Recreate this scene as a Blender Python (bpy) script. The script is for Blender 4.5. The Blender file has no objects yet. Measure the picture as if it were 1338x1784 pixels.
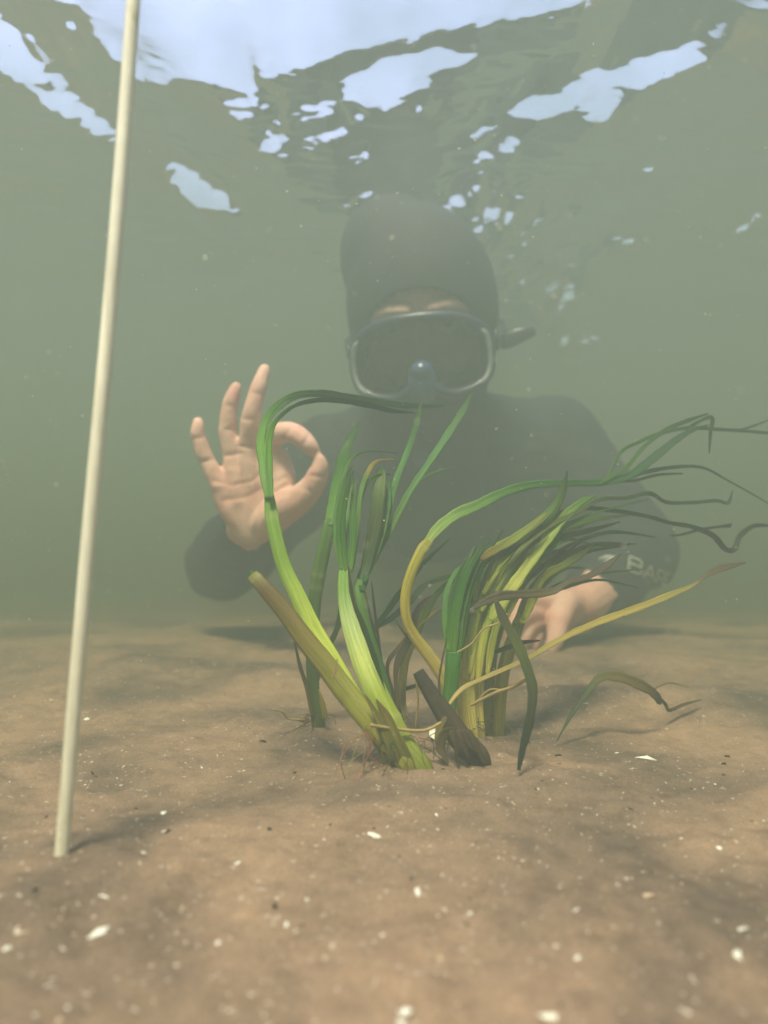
import bpy, bmesh, math, random
import numpy as np
from mathutils import Vector, Matrix
from mathutils.bvhtree import BVHTree

R = math.radians
SC = bpy.context.scene
COL = SC.collection
random.seed(11)
RNG = np.random.default_rng(7)

# ------------------------------------------------------------------ camera
CAM_Z = 0.11
NS = 0.11 / 0.14                    # plant and seabed scale: these were measured for a lens 0.14 m up
FPX = 1250.0                       # focal length in pixels of a 1338 x 1784 frame
PITCH = math.atan((950 - 892) / FPX)
cam = bpy.data.cameras.new('camera')
cam.sensor_fit = 'VERTICAL'
cam.sensor_height = 24.0
cam.sensor_width = 18.0
cam.lens = 24.0 * FPX / 1784.0
cam.clip_start = 0.01
cam.clip_end = 200.0
cam.dof.use_dof = True
cam.dof.focus_distance = 0.42
cam.dof.aperture_fstop = 3.8
cam_o = bpy.data.objects.new('camera', cam)
COL.objects.link(cam_o)
cam_o.location = (0, 0, CAM_Z)
cam_o.rotation_euler = (R(90) + PITCH, 0, 0)
SC.camera = cam_o

# ------------------------------------------------------------------ sky and sun
SUN_EL = R(62)
SUN_DIR = Vector((-0.34, -1.0, 0)).normalized() * math.cos(SUN_EL) + Vector((0, 0, math.sin(SUN_EL)))
W = bpy.data.worlds.new('World')
SC.world = W
W.use_nodes = True
wn = W.node_tree.nodes
sky = wn.new('ShaderNodeTexSky')
sky.sky_type = 'NISHITA'
sky.sun_disc = False
sky.sun_elevation = SUN_EL
sky.sun_rotation = math.atan2(SUN_DIR.x, SUN_DIR.y) % (2 * math.pi)
sky.dust_density = 2.0
bg = wn['Background']
wtc = wn.new('ShaderNodeTexCoord')
cn = wn.new('ShaderNodeTexNoise')          # made-up cloud over the blue, added to brighten sky patches and ambient light
cn.inputs['Scale'].default_value = 3.4
cn.inputs['Detail'].default_value = 6
W.node_tree.links.new(wtc.outputs['Generated'], cn.inputs['Vector'])
cr = wn.new('ShaderNodeMapRange')
for k_, v_ in ((1, 0.34), (2, 0.60), (3, 0.30), (4, 1.0)): cr.inputs[k_].default_value = v_
W.node_tree.links.new(cn.outputs['Fac'], cr.inputs[0])
cm = wn.new('ShaderNodeMix')
cm.data_type = 'RGBA'
W.node_tree.links.new(cr.outputs[0], cm.inputs[0])
W.node_tree.links.new(sky.outputs[0], cm.inputs[6])
cm.inputs[7].default_value = (3.9, 4.4, 9.8, 1)
W.node_tree.links.new(cm.outputs[2], bg.inputs[0])
bg.inputs[1].default_value = 0.15
sun = bpy.data.lights.new('sun', 'SUN')
sun.energy = 5.0
sun.angle = R(12)
sun.color = (1.0, 0.94, 0.92)
sun_o = bpy.data.objects.new('sun', sun)
COL.objects.link(sun_o)
sun_o.location = SUN_DIR * 5
sun_o.rotation_euler = (-SUN_DIR).to_track_quat('-Z', 'Y').to_euler()

SC.view_settings.view_transform = 'Standard'
SC.view_settings.look = 'None'
SC.view_settings.exposure = 1.74
SC.view_settings.gamma = 1.0
cy = SC.cycles
cy.use_denoising = True
cy.max_bounces = 10
cy.volume_bounces = 3
cy.transparent_max_bounces = 12
cy.sample_clamp_indirect = 4.0
cy.caustics_reflective = False

# ------------------------------------------------------------------ helpers
FWD = Vector((0, math.cos(PITCH), math.sin(PITCH)))
UPV = Vector((0, -math.sin(PITCH), math.cos(PITCH)))
CAM = Vector((0, 0, CAM_Z))


def P(px, py, d):
    """point at depth d along the line of sight of a pixel of the photo"""
    return CAM + d * (FWD + Vector((1, 0, 0)) * ((px - 669) / FPX) + UPV * ((892 - py) / FPX))


def lin(c):
    return tuple(((v / 255) / 12.92 if v / 255 <= 0.04045 else ((v / 255 + 0.055) / 1.055) ** 2.4) for v in c)


def vnoise(x, y, seed=0):
    xi = np.floor(x).astype(np.int64); yi = np.floor(y).astype(np.int64)
    xf = x - xi; yf = y - yi
    u = xf * xf * xf * (xf * (xf * 6 - 15) + 10); v = yf * yf * yf * (yf * (yf * 6 - 15) + 10)

    def h(a, b):
        n = (a * 374761393 + b * 668265263 + seed * 974711) & 0xffffffff
        n = ((n ^ (n >> 13)) * 1274126177) & 0xffffffff
        n = n ^ (n >> 16)
        return (n & 0xffff) / 65535.0 * 2 - 1
    return (h(xi, yi) * (1 - u) + h(xi + 1, yi) * u) * (1 - v) + (h(xi, yi + 1) * (1 - u) + h(xi + 1, yi + 1) * u) * v


def sstep(a, b, x):
    t = np.clip((x - a) / (b - a), 0, 1)
    return t * t * (3 - 2 * t)


G0 = 0.0


def gh(x, y):
    """height of the sand"""
    x = np.asarray(x, float) / NS; y = np.asarray(y, float) / NS
    near = 1 / (1 + (np.maximum(np.hypot(x, y) - 1.5, 0) / 2) ** 2)
    wx = x + 0.05 * vnoise(x * 4, y * 4, 1); wy = y + 0.05 * vnoise(x * 4 + 9, y * 4, 2)
    h = 0.008 * sstep(0.60, 0.95, y) - 0.11 * sstep(0.85, 3.2, y)
    for bx, by, bh, br in ((0.008, 0.452, 0.0045, 0.030), (0.066, 0.545, 0.005, 0.035), (-0.053, 0.576, 0.004, 0.022), (-0.146, 0.3255, 0.0115, 0.06)):
        h = h + bh * np.exp(-((x - bx) ** 2 + (y - by) ** 2) / br ** 2)
    h = h + 0.004 * np.sin(wy * 26 + wx * 9) * sstep(0.55, 0.8, y) * sstep(1.6, 1.1, y)
    h = h + 0.016 * np.exp(-(((x + 0.40) / 0.14) ** 2 + ((y - 0.88) / 0.09) ** 2))
    h = h + 0.012 * np.exp(-(((x - 0.25) / 0.13) ** 2 + ((y - 0.70) / 0.06) ** 2))
    h = h + 0.003 * np.exp(-(((x - 0.03) / 0.10) ** 2 + ((y - 0.50) / 0.07) ** 2))
    h = h + 0.0045 * vnoise(x * 11, y * 11, 3) + 0.0022 * vnoise(x * 34, y * 34, 4)
    h = h + 0.0012 * vnoise(x * 95, y * 95, 5) + 0.0007 * vnoise(x * 210, y * 210, 6) * near
    return h * NS - G0


G0 = float(gh(np.array([0.004]), np.array([0.355]))[0]) + 0.001     # the sand at the front shoots is level zero


def gz(x, y):
    return float(gh(np.array([x]), np.array([y]))[0])


def GP(px, py):
    """where the line of sight of a pixel meets the sand"""
    d = 0.3
    for _ in range(30):
        p = P(px, py, d)
        sl = (p - CAM) / d
        d = d + 0.8 * ((gz(p.x, p.y) - p.z) / sl.z) if sl.z < 0 else 1.0
        d = min(max(d, 0.1), 3)
    p = P(px, py, d)
    return Vector((p.x, p.y, gz(p.x, p.y)))


def tag(o, label=None, cat=None, group=None, kind=None):
    if label: o['label'] = label
    if cat: o['category'] = cat
    if group: o['group'] = group
    if kind: o['kind'] = kind
    return o


def empty(name, loc):
    o = bpy.data.objects.new(name, None)
    o.empty_display_size = 0.02
    COL.objects.link(o)
    o.location = loc
    return o


def worldloc(o):
    v = Vector((0, 0, 0))
    while o:
        v += o.location
        o = o.parent
    return v


def link(name, me, mat, parent=None, smooth=True):
    o = bpy.data.objects.new(name, me)
    COL.objects.link(o)
    if mat: me.materials.append(mat)
    if parent:
        o.parent = parent
        me.transform(Matrix.Translation(-worldloc(parent)))
    if smooth:
        me.polygons.foreach_set('use_smooth', [True] * len(me.polygons))
    me.update()
    return o


class MB:
    def __init__(s):
        s.v = []; s.f = []; s.c = []; s.uv = []

    def add(s, v, f, c=None, uv=None):
        n = len(s.v)
        s.v += [tuple(a) for a in v]
        s.f += [tuple(i + n for i in q) for q in f]
        if c is not None: s.c += c
        if uv is not None: s.uv += uv

    def mesh(s, name):
        me = bpy.data.meshes.new(name)
        me.from_pydata(s.v, [], s.f)
        if len(s.c) == len(s.v) and s.c:
            a = me.attributes.new('pigment', 'FLOAT_COLOR', 'POINT')
            a.data.foreach_set('color', np.array([(*c, 1) for c in s.c], dtype=np.float32).ravel())
        if len(s.uv) == len(s.v) and s.uv:
            a = me.attributes.new('along', 'FLOAT_VECTOR', 'POINT')
            a.data.foreach_set('vector', np.array(s.uv, dtype=np.float32).ravel())
        me.validate()
        return me

    def build(s, name, mat, parent=None, smooth=True):
        return link(name, s.mesh(name), mat, parent, smooth)


def spline(pts, vals, per=6):
    """Catmull-Rom through pts, with vals interpolated alongside"""
    n = len(pts)
    op, ov, ot = [], [], []
    for i in range(n - 1):
        p0 = pts[max(i - 1, 0)]; p1 = pts[i]; p2 = pts[i + 1]; p3 = pts[min(i + 2, n - 1)]
        for k in range(per):
            t = k / per
            op.append(0.5 * ((2 * p1) + (p2 - p0) * t + (2 * p0 - 5 * p1 + 4 * p2 - p3) * t * t + (3 * p1 - p0 - 3 * p2 + p3) * t ** 3))
            ov.append(vals[i] * (1 - t) + vals[i + 1] * t); ot.append((i + t) / (n - 1))
    op.append(pts[-1].copy()); ov.append(vals[-1]); ot.append(1.0)
    return op, ov, ot


def frames(pts):
    T = []
    for i in range(len(pts)):
        a = pts[max(i - 1, 0)]; b = pts[min(i + 1, len(pts) - 1)]
        t = b - a
        T.append(t.normalized() if t.length > 1e-9 else (T[-1] if T else Vector((0, 0, 1))))
    return T


def tube(pts, radii, n=14, per=5, cap=True, flat=1.0, ref=None):
    """tapered round limb with rounded ends; flat squashes it along ref"""
    p, r, _ = spline([Vector(a) for a in pts], radii, per)
    T = frames(p)
    rf = Vector(ref) if ref else Vector((0.13, -1, 0.07))
    rings = []
    if cap:
        for a in (80, 50, 22):
            rings.append((p[0] - T[0] * r[0] * math.sin(R(a)), r[0] * math.cos(R(a)), T[0]))
    rings += list(zip(p, r, T))
    if cap:
        for a in (22, 50, 80):
            rings.append((p[-1] + T[-1] * r[-1] * math.sin(R(a)), r[-1] * math.cos(R(a)), T[-1]))
    V, F = [], []
    for c, rad, t in rings:
        b = t.cross(rf)
        if b.length < 0.05: b = t.cross(Vector((1, 0.2, 0)))
        b.normalize(); nn = b.cross(t).normalized()
        for k in range(n):
            a = 2 * math.pi * k / n
            V.append(c + b * (rad * math.cos(a)) + nn * (rad * flat * math.sin(a)))
    m = len(rings)
    for i in range(m - 1):
        for k in range(n):
            F.append((i * n + k, i * n + (k + 1) % n, (i + 1) * n + (k + 1) % n, (i + 1) * n + k))
    F.append(tuple(range(n - 1, -1, -1)))
    F.append(tuple((m - 1) * n + k for k in range(n)))
    return V, F


def ellipsoid(c, rad, M=None, nu=28, nv=18):
    V, F = [], []
    for j in range(nv + 1):
        th = math.pi * (0.02 + 0.96 * j / nv)
        for i in range(nu):
            a = 2 * math.pi * i / nu
            v = Vector((rad[0] * math.sin(th) * math.cos(a), rad[1] * math.sin(th) * math.sin(a), rad[2] * math.cos(th))) + Vector(c)
            V.append(M @ v if M else v)
    for j in range(nv):
        for i in range(nu):
            F.append((j * nu + i, (j + 1) * nu + i, (j + 1) * nu + (i + 1) % nu, j * nu + (i + 1) % nu))
    F.append(tuple(range(nu)))
    F.append(tuple(nv * nu + i for i in range(nu - 1, -1, -1)))
    return V, F


def remesh(mb, voxel, it):
    me = mb.mesh('tmp')
    o = bpy.data.objects.new('tmp', me)
    COL.objects.link(o)
    m = o.modifiers.new('r', 'REMESH'); m.mode = 'VOXEL'; m.voxel_size = voxel
    if it:
        s = o.modifiers.new('s', 'SMOOTH'); s.factor = 0.5; s.iterations = it
    dg = bpy.context.evaluated_depsgraph_get()
    out = bpy.data.meshes.new_from_object(o.evaluated_get(dg))
    bpy.data.objects.remove(o)
    bpy.data.meshes.remove(me)
    return out


# ------------------------------------------------------------------ materials
def new_mat(name):
    m = bpy.data.materials.new(name)
    m.use_nodes = True
    nt = m.node_tree
    for n in list(nt.nodes):
        if n.type != 'OUTPUT_MATERIAL': nt.nodes.remove(n)
    return m, nt, nt.nodes['Material Output']


def node(nt, t, **kw):
    n = nt.nodes.new(t)
    for k, v in kw.items():
        if isinstance(k, str) and hasattr(n, k): setattr(n, k, v)
        else: n.inputs[k].default_value = v
    return n


def setin(n, **kw):
    for k, v in kw.items(): n.inputs[k.replace('_', ' ')].default_value = v
    return n


def ramp(nt, fac, stops):
    r = nt.nodes.new('ShaderNodeValToRGB')
    el = r.color_ramp.elements
    while len(el) < len(stops): el.new(0.5)
    for e, (p, c) in zip(el, stops):
        e.position = p; e.color = (*c, 1)
    nt.links.new(fac, r.inputs[0])
    return r.outputs[0]


def noise(nt, scale, detail=4, rough=0.6, vec=None, dist=0):
    n = nt.nodes.new('ShaderNodeTexNoise')
    n.inputs['Scale'].default_value = scale
    n.inputs['Detail'].default_value = detail
    n.inputs['Roughness'].default_value = rough
    n.inputs['Distortion'].default_value = dist
    if vec is not None: nt.links.new(vec, n.inputs['Vector'])
    return n.outputs['Fac']


def mixc(nt, fac, a, b, mode='MIX'):
    m = nt.nodes.new('ShaderNodeMix')
    m.data_type = 'RGBA'; m.blend_type = mode
    L = nt.links
    for i, v in ((0, fac), (6, a), (7, b)):
        if isinstance(v, bpy.types.NodeSocket): L.new(v, m.inputs[i])
        elif i == 0: m.inputs[0].default_value = v
        else: m.inputs[i].default_value = (*v, 1)
    return m.outputs[2]


def simple(name, col, rough=0.6, spec=0.3, var=0.25, scale=60, bump=0.0, metal=0.0):
    m, nt, out = new_mat(name)
    b = node(nt, 'ShaderNodeBsdfPrincipled')
    tc = node(nt, 'ShaderNodeTexCoord')
    f = noise(nt, scale, 5, 0.6, tc.outputs['Object'])
    c = ramp(nt, f, [(0.3, tuple(v * (1 - var) for v in col)), (0.7, tuple(min(v * (1 + var), 1) for v in col))])
    nt.links.new(c, b.inputs['Base Color'])
    b.inputs['Roughness'].default_value = rough
    b.inputs['Specular IOR Level'].default_value = spec
    b.inputs['Metallic'].default_value = metal
    if bump:
        bp = node(nt, 'ShaderNodeBump')
        bp.inputs['Strength'].default_value = bump
        bp.inputs['Distance'].default_value = 0.002
        nt.links.new(noise(nt, scale * 4, 5, 0.6, tc.outputs['Object']), bp.inputs['Height'])
        nt.links.new(bp.outputs[0], b.inputs['Normal'])
    nt.links.new(b.outputs[0], out.inputs[0])
    return m


def sand_material():
    m, nt, out = new_mat('silty_sand')
    b = node(nt, 'ShaderNodeBsdfPrincipled')
    tc = node(nt, 'ShaderNodeTexCoord')
    mpg = node(nt, 'ShaderNodeMapping'); mpg.inputs['Scale'].default_value = (1 / NS, 1 / NS, 1 / NS)
    nt.links.new(tc.outputs['Object'], mpg.inputs['Vector'])
    v = mpg.outputs[0]
    big = noise(nt, 5.5, 5, 0.55, v, 0.6)
    c1 = ramp(nt, big, [(0.36, (0.130, 0.096, 0.074)), (0.5, (0.268, 0.180, 0.124)), (0.66, (0.390, 0.252, 0.165))])
    med = noise(nt, 60, 8, 0.8, v)
    c2 = mixc(nt, 0.75, c1, ramp(nt, med, [(0.32, (0.55, 0.52, 0.51)), (0.5, (0.97, 0.97, 0.97)), (0.68, (1.25, 1.23, 1.2))]), 'MULTIPLY')
    grain = noise(nt, 900, 3, 0.7, v)
    c3 = mixc(nt, 0.8, c2, ramp(nt, grain, [(0.25, (0.5, 0.47, 0.45)), (0.5, (1, 1, 1)), (0.78, (1.5, 1.5, 1.5))]), 'MULTIPLY')
    spk = noise(nt, 330, 1, 0.5, v)
    c4 = mixc(nt, ramp(nt, spk, [(0.70, (0, 0, 0)), (0.74, (1, 1, 1))]), c3, (0.6, 0.5, 0.42))
    dk = noise(nt, 120, 2, 0.6, v)
    c5 = mixc(nt, ramp(nt, dk, [(0.70, (0, 0, 0)), (0.78, (0.75, 0.75, 0.75))]), c4, (0.05, 0.04, 0.03))
    nt.links.new(c5, b.inputs['Base Color'])
    b.inputs['Roughness'].default_value = 0.95
    b.inputs['Specular IOR Level'].default_value = 0.1
    bp = node(nt, 'ShaderNodeBump')
    bp.inputs['Strength'].default_value = 0.7
    bp.inputs['Distance'].default_value = 0.0015
    ad = node(nt, 'ShaderNodeMath', operation='ADD')
    nt.links.new(noise(nt, 260, 5, 0.7, v), ad.inputs[0]); nt.links.new(grain, ad.inputs[1])
    nt.links.new(ad.outputs[0], bp.inputs['Height'])
    nt.links.new(bp.outputs[0], b.inputs['Normal'])
    nt.links.new(b.outputs[0], out.inputs[0])
    return m


def leaf_material(name, trans, rough=0.5, brown=0.5, spec=0.3):
    """plant tissue: pigment runs along the blade, fine veins, brown freckles, lets light through"""
    m, nt, out = new_mat(name)
    L = nt.links
    at = node(nt, 'ShaderNodeAttribute'); at.attribute_name = 'pigment'
    al = node(nt, 'ShaderNodeAttribute'); al.attribute_name = 'along'
    mp = node(nt, 'ShaderNodeMapping')
    mp.inputs['Scale'].default_value = (3.2, 3.2, 0.35)
    L.new(al.outputs['Vector'], mp.inputs['Vector'])
    vein = noise(nt, 1.0, 5, 0.75, mp.outputs[0])
    c = mixc(nt, 0.9, at.outputs['Color'], ramp(nt, vein, [(0.32, (0.52, 0.58, 0.48)), (0.5, (0.97, 0.97, 0.97)), (0.68, (1.45, 1.35, 1.22))]), 'MULTIPLY')
    mp2 = node(nt, 'ShaderNodeMapping'); mp2.inputs['Scale'].default_value = (2.2, 2.2, 2.2)
    L.new(al.outputs['Vector'], mp2.inputs['Vector'])
    fr = noise(nt, 1.3, 6, 0.72, mp2.outputs[0])
    c = mixc(nt, ramp(nt, fr, [(0.58, (0, 0, 0)), (0.72, (brown, brown, brown))]), c, (0.075, 0.055, 0.018))
    b = node(nt, 'ShaderNodeBsdfPrincipled')
    L.new(c, b.inputs['Base Color'])
    b.inputs['Roughness'].default_value = rough
    b.inputs['Specular IOR Level'].default_value = spec
    bp = node(nt, 'ShaderNodeBump'); bp.inputs['Strength'].default_value = 0.35; bp.inputs['Distance'].default_value = 0.0006
    L.new(vein, bp.inputs['Height']); L.new(bp.outputs[0], b.inputs['Normal'])
    t = node(nt, 'ShaderNodeBsdfTranslucent')
    L.new(c, t.inputs['Color'])
    mx = node(nt, 'ShaderNodeMixShader'); mx.inputs[0].default_value = trans
    L.new(b.outputs[0], mx.inputs[1]); L.new(t.outputs[0], mx.inputs[2])
    L.new(mx.outputs[0], out.inputs[0])
    return m


def clear_interface(name, ior, rough=0.0, tint=(1, 1, 1)):
    """smooth clear boundary: Fresnel share is mirrored, the rest passes straight on"""
    m, nt, out = new_mat(name)
    fr = node(nt, 'ShaderNodeFresnel'); fr.inputs['IOR'].default_value = ior
    tr = node(nt, 'ShaderNodeBsdfTransparent'); tr.inputs[0].default_value = (*tint, 1)
    gl = node(nt, 'ShaderNodeBsdfGlossy'); gl.inputs['Roughness'].default_value = rough
    mx = node(nt, 'ShaderNodeMixShader')
    L = nt.links
    L.new(fr.outputs[0], mx.inputs[0]); L.new(tr.outputs[0], mx.inputs[1]); L.new(gl.outputs[0], mx.inputs[2])
    L.new(mx.outputs[0], out.inputs[0])
    return m


def skin_material():
    m, nt, out = new_mat('skin')
    b = node(nt, 'ShaderNodeBsdfPrincipled')
    tc = node(nt, 'ShaderNodeTexCoord')
    f = noise(nt, 22, 5, 0.6, tc.outputs['Object'])
    c = ramp(nt, f, [(0.3, (0.66, 0.31, 0.26)), (0.5, (0.76, 0.44, 0.37)), (0.7, (0.84, 0.56, 0.48))])
    f2 = noise(nt, 240, 3, 0.6, tc.outputs['Object'])
    c = mixc(nt, 0.5, c, ramp(nt, f2, [(0.3, (0.85, 0.8, 0.78)), (0.7, (1.08, 1.06, 1.05))]), 'MULTIPLY')
    nt.links.new(c, b.inputs['Base Color'])
    b.inputs['Roughness'].default_value = 0.6
    b.inputs['Specular IOR Level'].default_value = 0.2
    b.inputs['Subsurface Weight'].default_value = 0.15
    b.inputs['Subsurface Radius'].default_value = (0.006, 0.002, 0.001)
    b.inputs['Subsurface Scale'].default_value = 1.0
    bp = node(nt, 'ShaderNodeBump'); bp.inputs['Strength'].default_value = 0.25; bp.inputs['Distance'].default_value = 0.001
    nt.links.new(noise(nt, 160, 4, 0.6, tc.outputs['Object']), bp.inputs['Height'])
    nt.links.new(bp.outputs[0], b.inputs['Normal'])
    nt.links.new(b.outputs[0], out.inputs[0])
    return m


M_SAND = sand_material()
M_LEAF = leaf_material('eelgrass_leaf', 0.58, 0.42, 0.55)
M_SHEATH = leaf_material('eelgrass_sheath', 0.38, 0.5, 0.45)
M_DEAD = leaf_material('dead_leaf', 0.2, 0.6, 0.8)
M_ROOT = leaf_material('root_fibre', 0.3, 0.7, 0.3)
M_WATER = clear_interface('water_surface', 1.333)
M_GLASS = clear_interface('mask_glass', 1.45, 0.03, (0.62, 0.64, 0.65))
M_SKIN = skin_material()
M_SUIT = simple('neoprene', (0.016, 0.018, 0.024), 0.75, 0.25, 0.3, 40, 0.4)
M_HOOD = simple('hood_neoprene', (0.022, 0.020, 0.024), 0.75, 0.25, 0.3, 40, 0.4)
M_RUBBER = simple('black_rubber', (0.014, 0.016, 0.020), 0.35, 0.5, 0.2, 50)
M_FRAME = simple('mask_frame_blue_black', (0.008, 0.012, 0.040), 0.38, 0.6, 0.2, 50)
M_TRIM = simple('pale_silicone', (0.26, 0.28, 0.30), 0.6, 0.4, 0.1, 50)
M_NOSE = simple('blue_silicone', (0.035, 0.07, 0.17), 0.25, 0.6, 0.2, 50)
M_VALVE = simple('blue_plastic', (0.05, 0.10, 0.30), 0.35, 0.5, 0.15, 50)
M_PRINT = simple('grey_print', (0.42, 0.42, 0.40), 0.6, 0.3, 0.1, 90)
M_EYE = simple('eye_white', (0.7, 0.68, 0.64), 0.3, 0.5, 0.05, 30)
M_IRIS = simple('iris_brown', (0.05, 0.03, 0.02), 0.2, 0.5, 0.1, 200)
M_LASH = simple('brow_hair', (0.05, 0.03, 0.02), 0.7, 0.2, 0.3, 200)
M_POLE = simple('cream_pole', (0.78, 0.74, 0.63), 0.5, 0.3, 0.10, 25, 0.15)
nt_ = M_POLE.node_tree
pb_ = [n for n in nt_.nodes if n.type == 'BSDF_PRINCIPLED'][0]
pc_ = pb_.inputs['Base Color'].links[0].from_socket
tc_ = node(nt_, 'ShaderNodeTexCoord')
pm_ = node(nt_, 'ShaderNodeMapping'); pm_.inputs['Scale'].default_value = (700, 700, 14)
nt_.links.new(tc_.outputs['Object'], pm_.inputs['Vector'])
pst = ramp(nt_, noise(nt_, 1.0, 4, 0.7, pm_.outputs[0]), [(0.3, (0.74, 0.70, 0.62)), (0.55, (1, 1, 1))])
pf_ = ramp(nt_, noise(nt_, 55, 6, 0.75, tc_.outputs['Object']), [(0.60, (1, 1, 1)), (0.72, (0.62, 0.58, 0.42))])
nt_.links.new(mixc(nt_, 1.0, mixc(nt_, 0.8, pc_, pst, 'MULTIPLY'), pf_, 'MULTIPLY'), pb_.inputs['Base Color'])
M_SHELL = simple('pale_shell', (0.86, 0.82, 0.74), 0.4, 0.4, 0.15, 120, 0.3)
M_SHELLB = simple('tan_shell', (0.52, 0.38, 0.26), 0.5, 0.4, 0.25, 120, 0.3)
M_BIT = simple('dark_detritus', (0.035, 0.026, 0.018), 0.9, 0.1, 0.4, 120, 0.4)
M_RED = simple('reddish_pebble', (0.14, 0.05, 0.03), 0.8, 0.2, 0.3, 120, 0.4)
M_SPECK = simple('suspended_silt', (0.62, 0.58, 0.48), 0.8, 0.2, 0.2, 20)


# ------------------------------------------------------------------ seabed
def axis(a, b, step, lo, hi, grow=1.18):
    c = list(np.arange(a, b + step / 2, step))
    s = step; x = c[0]; left = []
    while x > lo:
        s *= grow; x -= s; left.append(x)
    s = step; x = c[-1]; right = []
    while x < hi:
        s *= grow; x += s; right.append(x)
    return np.array(left[::-1] + c + right)


def sheet(name, xs, ys, Z, mat):
    nx, ny = len(xs), len(ys)
    X, Y = np.meshgrid(xs, ys)
    co = np.stack([X, Y, Z], -1).reshape(-1, 3)
    idx = np.arange(nx * ny).reshape(ny, nx)
    q = np.stack([idx[:-1, :-1], idx[:-1, 1:], idx[1:, 1:], idx[1:, :-1]], -1).reshape(-1, 4)
    me = bpy.data.meshes.new(name)
    me.vertices.add(len(co)); me.vertices.foreach_set('co', co.ravel().astype(np.float32))
    me.loops.add(q.size); me.loops.foreach_set('vertex_index', q.ravel().astype(np.int32))
    me.polygons.add(len(q)); me.polygons.foreach_set('loop_start', np.arange(0, q.size, 4, dtype=np.int32))
    me.update(calc_edges=True)
    return link(name, me, mat)


xs = axis(-0.5, 0.5, 0.0025, -14, 14)
ys = axis(0.10, 1.0, 0.0025, -10, 18)
X, Y = np.meshgrid(xs, ys)
seabed = sheet('seabed', xs, ys, gh(X, Y), M_SAND)
tag(seabed, 'brown silty sand seabed with gentle mounds and pale flecks', 'seabed', kind='structure')

# ------------------------------------------------------------------ water surface, seen from below
SURF_Z = 0.535
FACETS = [   # wave faces steep enough to let the sky through, outlined as the photo shows them
    [(118, 25), (125, 60), (150, 95), (180, 105), (250, 143), (360, 145), (380, 152), (430, 172), (462, 186), (452, 165), (446, 142), (500, 138), (520, 120), (600, 95), (700, 75), (760, 57), (860, 45), (960, 30), (1050, 8), (1100, -20), (1150, -420), (60, -420)],
    [(-80, 0), (0, 30), (50, 60), (65, 100), (92, 135), (40, 141), (0, 130), (-80, 110)],
    [(38, 150), (100, 160), (150, 190), (212, 247), (170, 232), (110, 200)],
    [(292, 288), (330, 298), (372, 325), (405, 345), (418, 368), (360, 366), (310, 342)],
    [(375, 180), (430, 172), (465, 181), (430, 190), (380, 190)], [(380, 198), (435, 198), (440, 205), (390, 206)],
    [(590, 170), (610, 130), (640, 118), (700, 90), (760, 84), (832, 94), (825, 108), (740, 135), (770, 150), (730, 165), (690, 185), (665, 205), (650, 182), (600, 182)],
    [(725, 185), (748, 178), (752, 190), (730, 194)],
    [(448, 264), (490, 236), (508, 246), (470, 272)], [(522, 206), (592, 188), (584, 202), (530, 218)],
    [(530, 190), (600, 172), (590, 183), (535, 198)],
    [(533, 243), (602, 215), (604, 236), (550, 257)], [(603, 275), (635, 266), (632, 279), (608, 283)],
    [(886, 192), (905, 179), (1000, 150), (1020, 130), (1150, 95), (1205, 78), (1240, 100), (1190, 122), (1150, 150), (1080, 155), (1062, 162), (1083, 175), (1076, 196), (1040, 216), (1008, 206), (1030, 190), (985, 190), (940, 212), (893, 206)],
    [(808, 240), (840, 220), (870, 218), (862, 234), (820, 244)], [(863, 262), (890, 244), (917, 250), (906, 270), (880, 272)],
    [(818, 282), (855, 266), (860, 276), (825, 288)], [(588, 358), (630, 333), (657, 333), (630, 352), (600, 364)],
    [(768, 362), (785, 343), (830, 330), (862, 323), (862, 334), (830, 347), (790, 367)],
    [(818, 372), (850, 356), (875, 360), (907, 375), (907, 387), (860, 392), (830, 382)],
    [(878, 338), (920, 343), (902, 350)], [(943, 358), (992, 373), (970, 382)],
    [(700, 372), (760, 378), (805, 395), (805, 424), (780, 430), (740, 402)],
    [(1122, 296), (1145, 288), (1150, 300), (1130, 304)], [(1275, 402), (1313, 373), (1318, 380), (1285, 406)],
    [(1062, 421), (1110, 416), (1112, 425)], [(940, 590), (1000, 586), (1050, 592), (1000, 600)],
    [(920, 500), (990, 495), (1000, 520), (960, 550), (930, 540)],
]

for _ in range(46):    # small glints round the diver's head and under the big patches
    x_, y_ = random.choice([(random.gauss(840, 60), random.gauss(385, 40)), (random.gauss(560, 60), random.gauss(225, 30)), (random.gauss(900, 60), random.gauss(440, 60))])
    l_, h_ = random.uniform(8, 34), random.uniform(4, 9)
    FACETS.append([(x_, y_), (x_ + l_ * 0.5, y_ - h_ - l_ * 0.15), (x_ + l_, y_ - l_ * 0.3), (x_ + l_ * 0.5, y_ + h_ * 0.4)])


def inside(px, py, poly):
    r = np.zeros(px.shape, bool)
    n = len(poly)
    for i in range(n):
        x1, y1 = poly[i]; x2, y2 = poly[(i + 1) % n]
        c = ((y1 > py) != (y2 > py)) & (px < (x2 - x1) * (py - y1) / ((y2 - y1) if y2 != y1 else 1e-9) + x1)
        r ^= c
    return r


def blur(a, s):
    k = int(3 * s) + 1
    g = np.exp(-0.5 * (np.arange(-k, k + 1) / s) ** 2); g /= g.sum()
    a = np.apply_along_axis(lambda r: np.convolve(np.pad(r, k, 'edge'), g, 'valid'), 0, a)
    return np.apply_along_axis(lambda r: np.convolve(np.pad(r, k, 'edge'), g, 'valid'), 1, a)


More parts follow.
